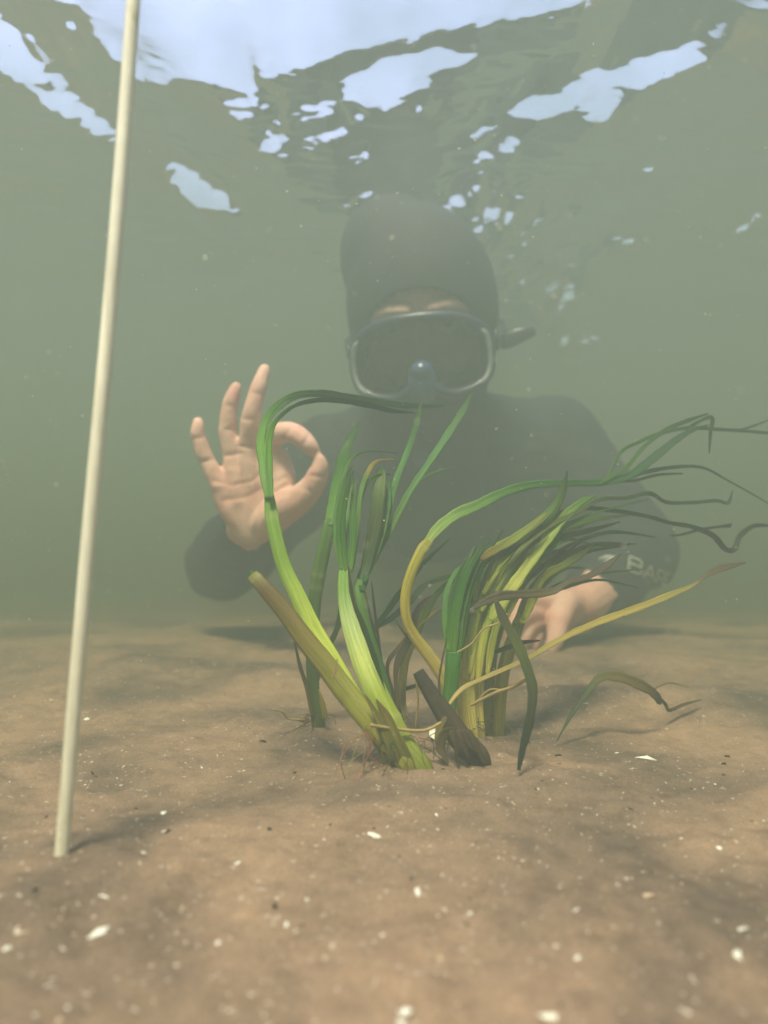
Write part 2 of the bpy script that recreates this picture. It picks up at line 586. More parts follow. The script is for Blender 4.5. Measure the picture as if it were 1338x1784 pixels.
def wave_field():
    st = 0.003
    gx = np.arange(-1.28, 1.28, st); gy = np.arange(0.12, 2.2, st)
    GX, GY = np.meshgrid(gx, gy)
    H = np.zeros_like(GX)
    base = 0.010 * np.sin(GX * 3.1 + GY * 5.3 + 1.0 + 1.2 * vnoise(GX * 2, GY * 2, 21)) + 0.0035 * vnoise(GX * 9 + GY * 4, GY * 11 - GX * 3, 22)
    rip = 0.0013 * vnoise(GX * 22 + GY * 14, GY * 60 - GX * 18, 23) + 0.0006 * vnoise(GX * 50, GY * 150 - GX * 40, 24)
    base = base + rip
    H = base.copy()
    ky = np.fft.fftfreq(2 * len(gy), st)[:, None] * 2 * np.pi
    kx = np.fft.fftfreq(2 * len(gx), st)[None, :] * 2 * np.pi
    filt = (-1j * ky) / (ky ** 2 + 0.05 * kx ** 2 + 1.5 ** 2)
    sl_ = GY + GX * 0.35
    jx = 8 * vnoise(GX * 45, sl_ * 60, 31) + 12 * vnoise(GX * 50, sl_ * 190, 33)
    jy = 5 * vnoise(GX * 45, sl_ * 60, 32) + 7 * vnoise(GX * 70, sl_ * 190, 34)
    S = np.zeros((2 * len(gy), 2 * len(gx)))
    for it in range(18):
        dx, dy, dz = GX, GY, (SURF_Z + H - CAM_Z)
        fz = dy * FWD.y + dz * FWD.z
        uz = dy * UPV.y + dz * UPV.z
        if it in (0, 3, 6, 9, 13):
            px = 669 + FPX * dx / fz; py = 892 - FPX * uz / fz
            m = np.zeros_like(GX)
            for poly in FACETS:
                m = np.maximum(m, inside(px + jx, py + jy, poly).astype(float))
            m = blur(m, 0.5)
            el = np.arctan2(dz, np.hypot(dx, dy))
            need = np.tan(np.maximum(R(41.4) - el, -0.2))     # slope at which total reflection ends
        cur = -np.gradient(H, st, axis=0)
        tgt = np.where(m > 0.5, np.clip(cur, need + 0.05, need + 0.35), np.minimum(cur, need - 0.07))
        w = -(tgt - cur)
        S[:len(gy), :len(gx)] = w; S[len(gy):, :len(gx)] = -w[::-1]
        S[:, len(gx):] = S[:, :len(gx)][:, ::-1]
        h = np.real(np.fft.ifft2(np.fft.fft2(S) * filt))[:len(gy), :len(gx)]
        H = H + 1.3 * h
    ok = (m > 0.5) == (-np.gradient(H, st, axis=0) > need)
    print('facet agreement', ok[(px > 0) & (px < 1338) & (py > 0) & (py < 420)].mean())
    H = H - H.mean()
    fade = sstep(-1.28, -1.0, GX) * sstep(1.28, 1.0, GX) * sstep(2.2, 1.8, GY) * sstep(0.12, 0.3, GY)
    return gx, gy, H * fade, st


gx, gy, WH, st = wave_field()     # one wave pattern, in metres
print('wave height range', WH.min(), WH.max())
wx = axis(-0.8, 0.8, 0.0032, -14, 14)
wy = axis(0.3, 1.45, 0.0030, -10, 18)
X, Y = np.meshgrid(wx, wy)
fx = np.clip((X - gx[0]) / st, 0, len(gx) - 1.001); fy = np.clip((Y - gy[0]) / st, 0, len(gy) - 1.001)
ix = fx.astype(int); iy = fy.astype(int); fx -= ix; fy -= iy
Zw = WH[iy, ix] * (1 - fx) * (1 - fy) + WH[iy, ix + 1] * fx * (1 - fy) + WH[iy + 1, ix] * (1 - fx) * fy + WH[iy + 1, ix + 1] * fx * fy
far = 1 - np.exp(-np.maximum(np.maximum(np.abs(X) - 1.0, np.maximum(0.3 - Y, Y - 1.8)), 0))
Zw = Zw + 0.02 * np.sin(X * 2.4 + Y * 3.0) * far
water = sheet('water_surface', wx, wy, SURF_Z + Zw, M_WATER)
tag(water, 'rippled water surface seen from below with bright patches of sky', 'water surface', kind='structure')

# ------------------------------------------------------------------ eelgrass
Z5 = lambda p: (400 + p[0] / 2.548, 660 + p[1] / 2.5486)
Z6 = lambda p: (660 + p[0] / 1.9735, 680 + p[1] / 1.9735)
ZS = {5: (Z5, 2.548), 6: (Z6, 1.9735)}

GREEN = (84, 134, 12); DKGREEN = (50, 86, 12); VIVID = (112, 168, 16); LIME = (206, 222, 84); PALE = (196, 214, 130)
YELLOW = (205, 186, 84); OLIVE = (140, 134, 44); BROWN = (92, 72, 34); DARK = (58, 48, 28); STRAW = (186, 162, 104); YGREEN = (148, 164, 52)


def world_path(z, pts, d0, d1, dmid=None):
    d0, d1 = d0 * NS, d1 * NS
    f, s = ZS[z]
    n = len(pts)
    out = []
    for i, p in enumerate(pts):
        t = i / (n - 1)
        d = d0 + (d1 - d0) * t if dmid is None else (d0 * (1 - t) ** 2 + 2 * dmid * t * (1 - t) + d1 * t * t)
        out.append(P(*f(p), d))
    return out


def widths(z, ws, n, d0, d1):
    d0, d1 = d0 * NS, d1 * NS
    s = ZS[z][1]
    if not isinstance(ws, (list, tuple)): ws = [ws] * n
    ws = np.interp(np.linspace(0, 1, n), np.linspace(0, 1, len(ws)), ws)
    return [w / s * (d0 + (d1 - d0) * i / (n - 1)) / FPX for i, w in enumerate(ws)]


def pig(stops, t):
    ts = [s[0] for s in stops]
    cs = [lin(s[1]) for s in stops]
    return tuple(float(np.interp(t, ts, [c[k] for c in cs])) for k in range(3))


def ribbon(mb, pts, w, stops, yaw=0.0, twist=0.0, fold=0.18, thick=0.0005, per=7, wav=0.0):
    """a strap leaf: thin lens section, slight fold at the midrib, turning about its own line"""
    p, ww, tt = spline(pts, w, per)
    T = frames(p)
    off = random.random() * 50
    prof = [-1, -0.66, -0.3, 0.0, 0.3, 0.66, 1]
    V, C, U, F = [], [], [], []
    n = len(prof); ln = 0.0
    for i, (c, wd, t, tan) in enumerate(zip(p, ww, tt, T)):
        if i: ln += (p[i] - p[i - 1]).length
        view = (CAM - c).normalized()
        b = tan.cross(view)
        if b.length < 0.05: b = tan.cross(Vector((0.3, -1, 0.4)))
        b.normalize()
        a = R(yaw + twist * t + wav * math.sin(t * 9 + off))
        nn = b.cross(tan).normalized()
        bb = b * math.cos(a) + nn * math.sin(a)
        nn = bb.cross(tan).normalized()
        hw = wd / 2 / max(abs(math.cos(a)), 0.6)
        hw *= 0.6 + 0.4 * float(sstep(0, 0.09, t))
        hw *= 1 + 0.06 * math.sin(ln * 300 + off) + 0.04 * math.sin(ln * 710 + off * 2)
        col = pig(stops, t)
        for side in (1, -1):
            for u in (prof if side == 1 else prof[::-1]):
                z = fold * hw * (abs(u) - 0.5) + side * thick * (1 - u * u) * 0.5 + side * 0.00005
                V.append(c + bb * (u * hw) + nn * z)
                rib = 1.0 + (0.18 if abs(u) < 0.1 else 0.0)
                C.append(tuple(min(k * rib, 1) for k in col)); U.append((off + u * hw * 530, 3.1, ln * 76))
    m = 2 * n
    for i in range(len(p) - 1):
        for k in range(m):
            F.append((i * m + k, i * m + (k + 1) % m, (i + 1) * m + (k + 1) % m, (i + 1) * m + k))
    F.append(tuple(range(m - 1, -1, -1))); F.append(tuple((len(p) - 1) * m + k for k in range(m)))
    mb.add(V, F, C, U)
    return mb


def stalk(mb, pts, w, stops, flat=0.6, per=8, n=18, nodes=(), groove=0.06, strap=True):
    """a leaf sheath: flattened tube with ribs, pinched at its nodes"""
    p, ww, tt = spline(pts, w, per)
    T = frames(p)
    off = random.random() * 50
    V, C, U, F = [], [], [], []
    ln = 0.0
    for i, (c, wd, t, tan) in enumerate(zip(p, ww, tt, T)):
        if i: ln += (p[i] - p[i - 1]).length
        view = (CAM - c).normalized()
        b = tan.cross(view).normalized(); nn = b.cross(tan).normalized()
        hw = wd / 2
        col = pig(stops, t)
        pin = 1.0
        for nd in nodes:
            e = math.exp(-((t - nd) / 0.012) ** 2)
            pin += 0.07 * e; col = tuple(k * (1 - 0.25 * e) + 0.25 * e * q for k, q in zip(col, (0.55, 0.52, 0.3)))
        for k in range(n):
            a = 2 * math.pi * k / n
            g = 1 - groove * (math.cos(a * 6 + off) * 0.5 + 0.5)
            fl = flat * (1 - 0.85 * float(sstep(0.80, 1.0, t))) if strap else flat
            if strap and k == 0: hw = hw * (1 - 0.22 * float(sstep(0.94, 1.0, t)))
            V.append(c + b * (hw * pin * g * math.cos(a)) + nn * (hw * pin * g * fl * math.sin(a)))
            C.append(col); U.append((off + a * 1.3, 7.7, ln * 60))
    for i in range(len(p) - 1):
        for k in range(n):
            F.append((i * n + k, i * n + (k + 1) % n, (i + 1) * n + (k + 1) % n, (i + 1) * n + k))
    F.append(tuple(range(n - 1, -1, -1))); F.append(tuple((len(p) - 1) * n + k for k in range(n)))
    mb.add(V, F, C, U)
    return mb


def leaf(parent, z, pts, ws, d0, d1, stops, yaw=None, twist=None, name='leaf', mat=None, dmid=None, label=None, **kw):
    wp = world_path(z, pts, d0, d1, dmid)
    w = widths(z, ws, len(pts), d0, d1)
    yaw = random.uniform(-28, 28) if yaw is None else yaw
    twist = random.uniform(-40, 40) if twist is None else twist
    o = ribbon(MB(), wp, w, stops, yaw, twist, **kw).build(name, mat or M_LEAF, parent)
    if label: o['label'] = label
    return o


def sheath(parent, z, pts, ws, d0, d1, stops, name='sheath', mat=None, label=None, **kw):
    wp = world_path(z, pts, d0, d1); ww = widths(z, ws, len(pts), d0, d1)
    wp = [wp[0] + Vector((0, 0.002, -0.010))] + wp; ww = [ww[0]] + ww            # the foot of it is buried
    o = stalk(MB(), wp, ww, stops, **kw).build(name, mat or M_SHEATH, parent)
    if label: o['label'] = label
    return o


def base_at(z, p, d):
    q = P(*ZS[z][0](p), d * NS)
    return Vector((q.x, q.y, gz(q.x, q.y)))


def fibre(mb, pts, r, col):
    V, F = tube(pts, r, 6, 5)
    off = random.random() * 30
    mb.add(V, F, [lin(col)] * len(V), [(off + (i % 6) * 1.0, 1.1, i * 0.3) for i in range(len(V))])


def root_tuft(parent, c, n, spread, h, col=(110, 92, 52)):
    spread, h = spread * NS, h * NS
    mb = MB()
    for _ in range(n):
        a = random.uniform(0, 6.28); r0 = random.uniform(0, 0.35) * spread
        p0 = c + Vector((math.cos(a) * r0, math.sin(a) * r0 * 0.6, random.uniform(0.2, 1) * h))
        b = a + random.uniform(-1, 1)
        p2 = c + Vector((math.cos(b) * spread * random.uniform(0.5, 1.2), math.sin(b) * spread * 0.7, 0))
        p2.z = gz(p2.x, p2.y) + random.uniform(-0.002, 0.004)
        p1 = (p0 + p2) / 2 + Vector((random.uniform(-1, 1), random.uniform(-1, 1), random.uniform(-0.3, 1))) * spread * 0.35
        k = random.uniform(0.00013, 0.0003)
        cc = tuple(v * random.uniform(0.7, 1.25) for v in col)
        fibre(mb, [p0, p1, p2], [k, k, k * 0.6], cc)
    return mb.build('roots', M_ROOT, parent)


GS = 'eelgrass shoots planted in the sand'

# --- shoot with the cut olive stem and the bright stem that bends over at the top
s = empty('eelgrass_shoot', base_at(5, (760, 1690), 0.455))
tag(s, 'front eelgrass shoot with a cut-off olive stem and a bent lime stem', 'eelgrass', GS)
sheath(s, 5, [(700, 1660), (640, 1560), (575, 1460), (505, 1345), (440, 1232), (370, 1110), (300, 960), (240, 830), (196, 660), (175, 515)], [70, 84, 90, 92, 90, 84, 76, 68, 62, 56], 0.464, 0.515,
       [(0, OLIVE), (0.25, YGREEN), (0.42, LIME), (0.55, (216, 230, 90)), (0.8, (150, 184, 58)), (1, (110, 160, 44))], flat=0.5, nodes=(0.93,), label='bright lime green stem')
G3 = [(0, (108, 160, 44)), (0.2, VIVID), (0.4, GREEN), (0.6, DKGREEN), (1, (34, 84, 34))]
leaf(s, 5, [(168, 530), (149, 380), (138, 280), (158, 185), (215, 110), (300, 68), (420, 64), (560, 88), (700, 108), (850, 122), (960, 118)], [44, 44, 40, 30, 22, 24, 30, 34, 30, 20, 4], 0.512, 0.66, G3, 6, 10)
leaf(s, 5, [(182, 530), (172, 390), (176, 260), (208, 184), (276, 126), (350, 100), (460, 92), (600, 112), (720, 142), (820, 150)], [40, 38, 30, 20, 17, 20, 26, 28, 20, 4], 0.508, 0.63, G3, -14, -20)
leaf(s, 5, [(176, 530), (160, 360), (158, 250), (184, 170), (236, 122), (310, 80), (440, 74), (640, 100), (800, 132)], [34, 32, 24, 16, 14, 16, 20, 22, 6], 0.518, 0.68, G3, 18, 10)
sheath(s, 5, [(102, 872), (160, 935), (250, 1040), (330, 1150), (420, 1262), (500, 1370), (580, 1470), (660, 1565), (740, 1660), (790, 1730)][::-1], [72, 92, 100, 104, 104, 98, 92, 82, 72, 56], 0.452, 0.50,
       [(0, OLIVE), (0.2, (150, 144, 50)), (0.45, (158, 158, 56)), (0.7, (138, 122, 46)), (0.9, (112, 88, 36)), (1, (140, 140, 50))], flat=0.5, nodes=(0.965,), strap=False, label='cut-off olive brown stem')
leaf(s, 5, [(118, 890), (104, 870), (92, 850)], [26, 22, 6], 0.5, 0.502, [(0, OLIVE), (1, GREEN)], 20, 0)
leaf(s, 5, [(130, 892), (122, 874), (116, 860)], [20, 18, 8], 0.498, 0.5, [(0, YGREEN), (1, OLIVE)], -20, 0)
root_tuft(s, s.location + Vector((-0.017, 0, 0)), 11, 0.022, 0.03, (150, 142, 92))
for a_, b_, c_ in ((690, 1420, 60), (735, 1500, 44), (640, 1400, 40)):
    leaf(s, 5, [(a_ + 90, b_ + 300), (a_ + 60, b_ + 200), (a_ + 10, b_ + 90), (a_ - 40, b_)], [c_, c_, c_ * 0.8, 4], 0.452, 0.458, [(0, (112, 100, 46)), (0.5, (150, 146, 56)), (1, (140, 120, 60))], name='old_sheath')
leaf(s, 5, [(455, 1330), (470, 1290), (478, 1240)], [14, 14, 3], 0.455, 0.458, [(0, STRAW), (1, STRAW)], 0, 0, name='bract')

# --- pale-sheathed shoot just right of it
s = empty('eelgrass_shoot', base_at(5, (830, 1690), 0.462))
tag(s, 'eelgrass shoot with a swollen pale green sheath topped by a fan of upright leaves', 'eelgrass', GS)
sheath(s, 5, [(850, 1740), (770, 1640), (705, 1520), (655, 1410), (612, 1310), (572, 1200), (538, 1090), (517, 990), (510, 900), (515, 820)], [116, 130, 124, 112, 104, 96, 84, 72, 62, 52], 0.458, 0.515,
       [(0, (120, 128, 40)), (0.15, (140, 150, 46)), (0.4, (168, 186, 60)), (0.55, (216, 230, 130)), (0.72, (206, 226, 150)), (0.85, (140, 180, 72)), (1, VIVID)], flat=0.55, nodes=(0.3,))
UP = [(0, (120, 168, 60)), (0.25, (80, 144, 34)), (0.6, GREEN), (1, DKGREEN)]
for pts, w, d1 in (([(498, 860), (486, 720), (486, 600), (500, 500), (520, 425), (545, 390)], [26, 32, 30, 24, 15, 3], 0.55),
                   ([(512, 860), (512, 700), (524, 580), (540, 470), (548, 410)], [26, 32, 30, 22, 3], 0.56),
                   ([(532, 860), (546, 720), (546, 600), (552, 500), (566, 440)], [26, 30, 28, 20, 3], 0.54),
                   ([(498, 850), (474, 700), (480, 560), (510, 420), (552, 345), (620, 322), (750, 330)], [22, 26, 24, 16, 11, 7, 3], 0.58),
                   ([(520, 860), (500, 690), (508, 560), (530, 460), (536, 420)], [24, 28, 26, 16, 3], 0.53),
                   ([(536, 860), (566, 650), (584, 500), (612, 420), (652, 368), (740, 358)], [20, 24, 22, 24, 16, 4], 0.57),
                   ([(540, 860), (560, 720), (570, 600), (600, 480), (650, 430), (720, 424)], [20, 24, 22, 18, 14, 4], 0.56)):
    st_ = UP if d1 != 0.57 else [(0, (110, 150, 50)), (0.5, GREEN), (0.65, (170, 150, 60)), (1, OLIVE)]
    leaf(s, 5, pts, w, 0.512, d1, st_)
root_tuft(s, s.location + Vector((-0.015, -0.004, 0)), 20, 0.022, 0.02)

# --- dark green shoot
s = empty('eelgrass_shoot', base_at(5, (800, 1660), 0.47))
tag(s, 'dark green eelgrass shoot whose two long leaves cross in front of the diver\'s chin', 'eelgrass', GS)
sheath(s, 5, [(800, 1690), (735, 1560), (695, 1430), (664, 1310), (625, 1180), (588, 1060), (572, 960), (582, 890)], [90, 84, 72, 66, 62, 58, 56, 52], 0.472, 0.52,
       [(0, OLIVE), (0.2, (86, 110, 34)), (0.5, (56, 104, 30)), (1, GREEN)], flat=0.5)
DG = [(0, (52, 104, 30)), (0.4, GREEN), (0.7, (70, 138, 34)), (1, DKGREEN)]
leaf(s, 5, [(576, 960), (584, 890), (612, 820), (670, 720), (710, 560), (742, 440), (790, 320), (830, 200), (852, 80)], [40, 42, 38, 34, 30, 30, 28, 24, 4], 0.515, 0.60, DG, 10, 25)
leaf(s, 5, [(588, 940), (600, 880), (648, 780), (722, 650), (800, 500), (880, 380), (960, 260), (1030, 150), (1075, 60)], [40, 40, 36, 32, 30, 30, 34, 34, 4], 0.512, 0.62, DG, -8, 40)
leaf(s, 5, [(590, 900), (608, 830), (632, 720), (652, 600), (662, 500), (672, 430), (664, 396)], [40, 46, 58, 62, 60, 50, 14], 0.52, 0.56, [(0, DKGREEN), (0.5, (78, 96, 30)), (0.75, (104, 130, 40)), (1, DKGREEN)], 12, 0)
leaf(s, 5, [(596, 900), (618, 850), (664, 720), (694, 600), (704, 500), (706, 440)], [26, 30, 36, 36, 28, 4], 0.515, 0.57, DG)
leaf(s, 5, [(690, 690), (740, 600), (800, 486), (900, 420), (1015, 388)], [16, 16, 14, 12, 3], 0.56, 0.66, [(0, GREEN), (1, (90, 120, 60))])
leaf(s, 5, [(720, 1560), (690, 1430), (650, 1260), (592, 1090), (548, 980), (528, 830)], [22, 26, 26, 24, 20, 6], 0.466, 0.508, [(0, DKGREEN), (0.6, (48, 78, 26)), (1, BROWN)], 30, 20)
root_tuft(s, s.location, 14, 0.02, 0.015)

# --- back left shoot
s = empty('eelgrass_shoot', base_at(5, (392, 1510), 0.578))
tag(s, 'slim olive and green eelgrass shoot standing alone behind the lime stem', 'eelgrass', GS)
sheath(s, 5, [(394, 1530), (374, 1400), (366, 1260), (370, 1110), (381, 960), (402, 840), (434, 690), (450, 620)], [60, 56, 54, 56, 60, 62, 58, 52], 0.578, 0.59,
       [(0, (110, 120, 40)), (0.3, (88, 110, 40)), (0.6, (84, 118, 40)), (1, (92, 136, 40))], flat=0.5, nodes=(0.66, 0.72, 0.96))
leaf(s, 5, [(446, 650), (458, 570), (476, 480), (502, 360), (532, 280), (580, 180)], [46, 50, 50, 50, 42, 4], 0.588, 0.62, [(0, (120, 170, 40)), (0.4, (96, 160, 36)), (1, DKGREEN)], 10, 20)
leaf(s, 5, [(452, 640), (470, 540), (490, 440), (520, 340), (560, 230)], [30, 32, 30, 26, 4], 0.592, 0.64, [(0, VIVID), (1, DKGREEN)], -25, 20)
leaf(s, 5, [(370, 1500), (346, 1380), (310, 1265), (286, 1150)], [22, 20, 16, 4], 0.575, 0.57, [(0, OLIVE), (1, BROWN)], 20, 10)
leaf(s, 5, [(425, 1510), (412, 1440), (396, 1380)], [26, 24, 5], 0.57, 0.57, [(0, (170, 160, 50)), (1, YELLOW)])
leaf(s, 5, [(372, 1400), (400, 1280), (438, 1190), (478, 1100), (486, 1010)], [20, 26, 28, 24, 4], 0.585, 0.62, [(0, OLIVE), (1, GREEN)])
root_tuft(s, s.location, 16, 0.025, 0.012)

# --- thin scruffy shoot between the clumps
s = empty('eelgrass_shoot', base_at(5, (770, 1520), 0.56))
tag(s, 'sparse eelgrass shoot of thin spreading leaves with a whitish base between the two clumps', 'eelgrass', GS)
leaf(s, 5, [(775, 1530), (762, 1420), (778, 1260), (832, 1120), (900, 980), (968, 910), (1100, 840)], [44, 40, 36, 36, 32, 26, 4], 0.56, 0.60, [(0, (190, 180, 130)), (0.15, (150, 140, 80)), (0.4, OLIVE), (0.7, GREEN), (1, DKGREEN)])
leaf(s, 5, [(765, 1525), (690, 1300), (630, 1150), (700, 1030), (790, 905), (862, 815), (980, 705)], [20, 18, 18, 28, 26, 22, 4], 0.565, 0.60, [(0, OLIVE), (0.4, GREEN), (1, (86, 130, 50))])
leaf(s, 5, [(770, 1525), (700, 1330), (630, 1140), (720, 1062), (800, 992), (862, 920), (960, 880), (1060, 850)], [16, 14, 16, 26, 26, 24, 18, 4], 0.565, 0.61, [(0, OLIVE), (0.4, (58, 96, 30)), (1, DKGREEN)])
leaf(s, 5, [(772, 1520), (700, 1290), (760, 1185), (850, 1080), (985, 992)], [12, 16, 22, 22, 4], 0.56, 0.59, [(0, BROWN), (0.5, (130, 104, 40)), (1, OLIVE)])
leaf(s, 5, [(700, 1400), (680, 1300), (660, 1150), (642, 1010), (630, 900)], [12, 14, 13, 12, 3], 0.55, 0.56, [(0, OLIVE), (1, DKGREEN)])
leaf(s, 5, [(680, 1290), (645, 1140), (620, 1030), (598, 930)], [10, 11, 10, 3], 0.55, 0.57, [(0, BROWN), (1, OLIVE)])
leaf(s, 5, [(750, 1480), (738, 1310), (760, 1230), (800, 1150), (832, 1040), (872, 990), (915, 955)], [14, 22, 36, 38, 34, 28, 5], 0.55, 0.56, [(0, BROWN), (0.3, DARK), (1, DARK)], 15, 40, mat=M_DEAD, label='blackened dead leaf')
leaf(s, 5, [(790, 1150), (755, 1100), (735, 1065)], [10, 10, 3], 0.56, 0.56, [(0, BROWN), (1, OLIVE)])
leaf(s, 5, [(700, 1400), (800, 1370), (900, 1340)], [14, 20, 4], 0.57, 0.58, [(0, DKGREEN), (1, DKGREEN)])
root_tuft(s, s.location, 14, 0.02, 0.015)

# --- yellow stem that sweeps far right
s = empty('eelgrass_shoot', base_at(5, (1015, 1570), 0.548))
tag(s, 'eelgrass shoot with a yellow stem curving up and trailing long leaves to the right edge', 'eelgrass', GS)
sheath(s, 5, [(1015, 1580), (1005, 1480), (972, 1375), (928, 1290), (872, 1212), (822, 1145), (788, 1075), (780, 980), (800, 880), (850, 765), (890, 716)], [66, 64, 62, 58, 54, 50, 46, 46, 46, 48, 42], 0.548, 0.545,
       [(0, YELLOW), (0.4, (216, 196, 96)), (0.6, (196, 176, 62)), (0.75, (214, 198, 66)), (1, (186, 186, 76))], flat=0.55, nodes=(0.45, 0.93))
C1 = [(0, (170, 186, 80)), (0.15, (150, 184, 90)), (0.3, (110, 160, 66)), (0.5, (64, 124, 44)), (0.75, (46, 92, 40)), (1, (44, 72, 36))]
leaf(s, 6, [(146, 560), (190, 490), (260, 430), (340, 395), (420, 355), (520, 325), (640, 320), (780, 315), (860, 295), (930, 245), (1010, 180), (1070, 140), (1135, 118)], [30, 36, 38, 36, 32, 28, 24, 22, 24, 30, 24, 16, 4], 0.545, 0.68, C1, 8, 20, wav=8)
leaf(s, 6, [(150, 560), (200, 475), (280, 410), (380, 375), (470, 345), (600, 318), (760, 322), (880, 290), (1000, 266), (1110, 265), (1200, 310), (1290, 360), (1345, 392)], [20, 24, 24, 22, 20, 18, 16, 16, 13, 10, 6, 5, 4], 0.55, 0.72, C1, -12, 30, wav=12)
leaf(s, 6, [(760, 322), (850, 265), (910, 195), (980, 140), (1060, 105), (1132, 80)], [14, 14, 13, 16, 15, 4], 0.62, 0.70, [(0, GREEN), (1, (44, 66, 40))])
leaf(s, 6, [(780, 318), (830, 215), (900, 175), (960, 150), (1060, 130), (1180, 135), (1260, 140), (1350, 148)], [10, 11, 12, 12, 14, 12, 11, 10], 0.64, 0.70, [(0, GREEN), (1, (52, 72, 48))])
leaf(s, 6, [(1180, 136), (1240, 136), (1295, 120), (1350, 98)], [8, 9, 8, 4], 0.68, 0.71, [(0, (52, 72, 48)), (1, (60, 80, 56))])
leaf(s, 6, [(1060, 130), (1142, 92), (1140, 150), (1136, 218)], [10, 14, 12, 3], 0.69, 0.69, [(0, DKGREEN), (1, (60, 76, 46))])
leaf(s, 6, [(820, 312), (880, 310), (960, 290), (1045, 286)], [8, 10, 10, 4], 0.63, 0.67, [(0, GREEN), (1, DKGREEN)])
root_tuft(s, s.location, 10, 0.02, 0.012)

# --- right clump: vivid front shoot, yellow centre shoot, olive rear shoot
s = empty('eelgrass_shoot', base_at(6, (248, 1120), 0.52))
tag(s, 'vivid green eelgrass shoot at the left front of the dense right clump', 'eelgrass', GS)
sheath(s, 6, [(246, 1140), (244, 1060), (252, 980), (256, 900)], [40, 50, 54, 52], 0.52, 0.522, [(0, YGREEN), (0.5, (84, 140, 34)), (0.85, (66, 132, 28)), (1, (60, 122, 28))], flat=0.5)
for o_, e_, d_ in ((-16, -14, 0.55), (0, 0, 0.545), (15, 10, 0.552), (27, 40, 0.556)):
    leaf(s, 6, [(250 + o_ * 0.4, 980), (258 + o_, 850), (272 + o_ * 1.2, 740), (300 + o_ * 1.3 + e_ * 0.2, 640 - e_ * 0.3), (332 + o_ + e_ * 0.6, 572 - e_ * 0.5), (360 + o_ + e_, 520 - e_)], [20, 30, 28, 24, 18, 3], 0.523, d_, [(0, VIVID), (0.5, (66 + o_, 132 + o_, 28)), (1, DKGREEN)], o_ * 1.6 + 12, 30, fold=0.4)
for pts, w, d1 in (([(256, 960), (272, 840), (292, 730), (330, 630), (390, 560), (450, 520)], [36, 40, 36, 30, 22, 4], 0.58),
                   ([(262, 960), (284, 840), (310, 740), (350, 650), (420, 590), (520, 545), (640, 500)], [30, 36, 34, 30, 24, 20, 4], 0.60),
                   ([(246, 950), (250, 820), (262, 700), (290, 610), (340, 540)], [24, 28, 26, 20, 3], 0.57),
                   ([(240, 900), (226, 780), (234, 690), (270, 620), (330, 580)], [16, 20, 20, 16, 3], 0.57)):
    leaf(s, 6, pts, w, 0.525, d1, [(0, VIVID), (0.4, (76, 138, 34)), (0.8, GREEN), (1, DKGREEN)])
root_tuft(s, s.location, 12, 0.02, 0.012)

s = empty('eelgrass_shoot', base_at(6, (312, 1170), 0.545))
tag(s, 'yellow-green eelgrass shoot in the middle of the right clump with one bright leaf leaning right', 'eelgrass', GS)
YS = [(0, (232, 212, 112)), (0.3, (236, 222, 118)), (0.6, (196, 204, 84)), (1, (130, 166, 54))]
sheath(s, 6, [(318, 1190), (304, 1090), (300, 960), (310, 850), (336, 750), (370, 680)], [56, 62, 60, 54, 48, 40], 0.545, 0.55, YS, flat=0.55, nodes=(0.4,))
sheath(s, 6, [(345, 1170), (336, 1020), (352, 880), (386, 760), (420, 680)], [40, 44, 46, 44, 36], 0.552, 0.56, YS, flat=0.5)
leaf(s, 6, [(384, 790), (420, 730), (468, 664), (524, 586), (582, 508), (640, 432), (700, 382), (745, 362)], [34, 40, 40, 36, 34, 32, 22, 4], 0.525, 0.60, [(0, (170, 180, 66)), (0.3, (206, 208, 96)), (0.55, (176, 194, 66)), (0.8, (110, 150, 50)), (1, GREEN)], 5, 10)
LG = [(0, (196, 200, 72)), (0.35, (150, 172, 48)), (0.7, (98, 134, 32)), (1, (58, 84, 28))]
for pts, w, d1 in (([(330, 770), (380, 670), (430, 590), (520, 540), (620, 505), (720, 482), (830, 452)], [34, 34, 30, 28, 26, 20, 4], 0.63),
                   ([(350, 760), (400, 650), (470, 570), (540, 500), (600, 420), (632, 350), (648, 276)], [30, 32, 32, 30, 30, 22, 3], 0.60),
                   ([(340, 740), (390, 600), (440, 540), (520, 478), (600, 430), (700, 405), (800, 412), (920, 432), (1000, 455), (1080, 470), (1150, 500), (1190, 545), (1222, 546), (1242, 500), (1290, 466), (1345, 466)], [26, 26, 24, 22, 20, 18, 16, 14, 14, 16, 20, 18, 18, 18, 15, 8], 0.70),
                   ([(330, 720), (350, 600), (400, 545), (480, 500), (560, 440), (610, 380), (640, 300)], [24, 26, 28, 28, 24, 18, 3], 0.58),
                   ([(400, 700), (480, 560), (580, 470), (680, 420), (760, 375), (850, 370), (930, 354), (990, 385), (1080, 386), (1160, 380), (1200, 386), (1216, 346)], [22, 22, 20, 16, 13, 13, 15, 13, 12, 12, 12, 3], 0.68),
                   ([(360, 700), (440, 570), (540, 510), (640, 470), (760, 440), (860, 430)], [22, 24, 22, 20, 16, 4], 0.64)):
    st_ = LG if d1 < 0.66 else [(0, (140, 146, 44)), (0.3, (92, 112, 32)), (0.6, (60, 74, 30)), (1, (50, 56, 34))]
    leaf(s, 6, pts, w, 0.545, d1, st_, wav=10)
leaf(s, 6, [(350, 584), (380, 560), (450, 520), (520, 470), (580, 420)], [12, 26, 30, 26, 5], 0.53, 0.56, [(0, BROWN), (0.2, (150, 130, 44)), (0.6, YGREEN), (1, OLIVE)], 10, 10)
BR = [(0, (222, 214, 100)), (0.4, (176, 200, 70)), (0.75, (92, 140, 42)), (1, GREEN)]
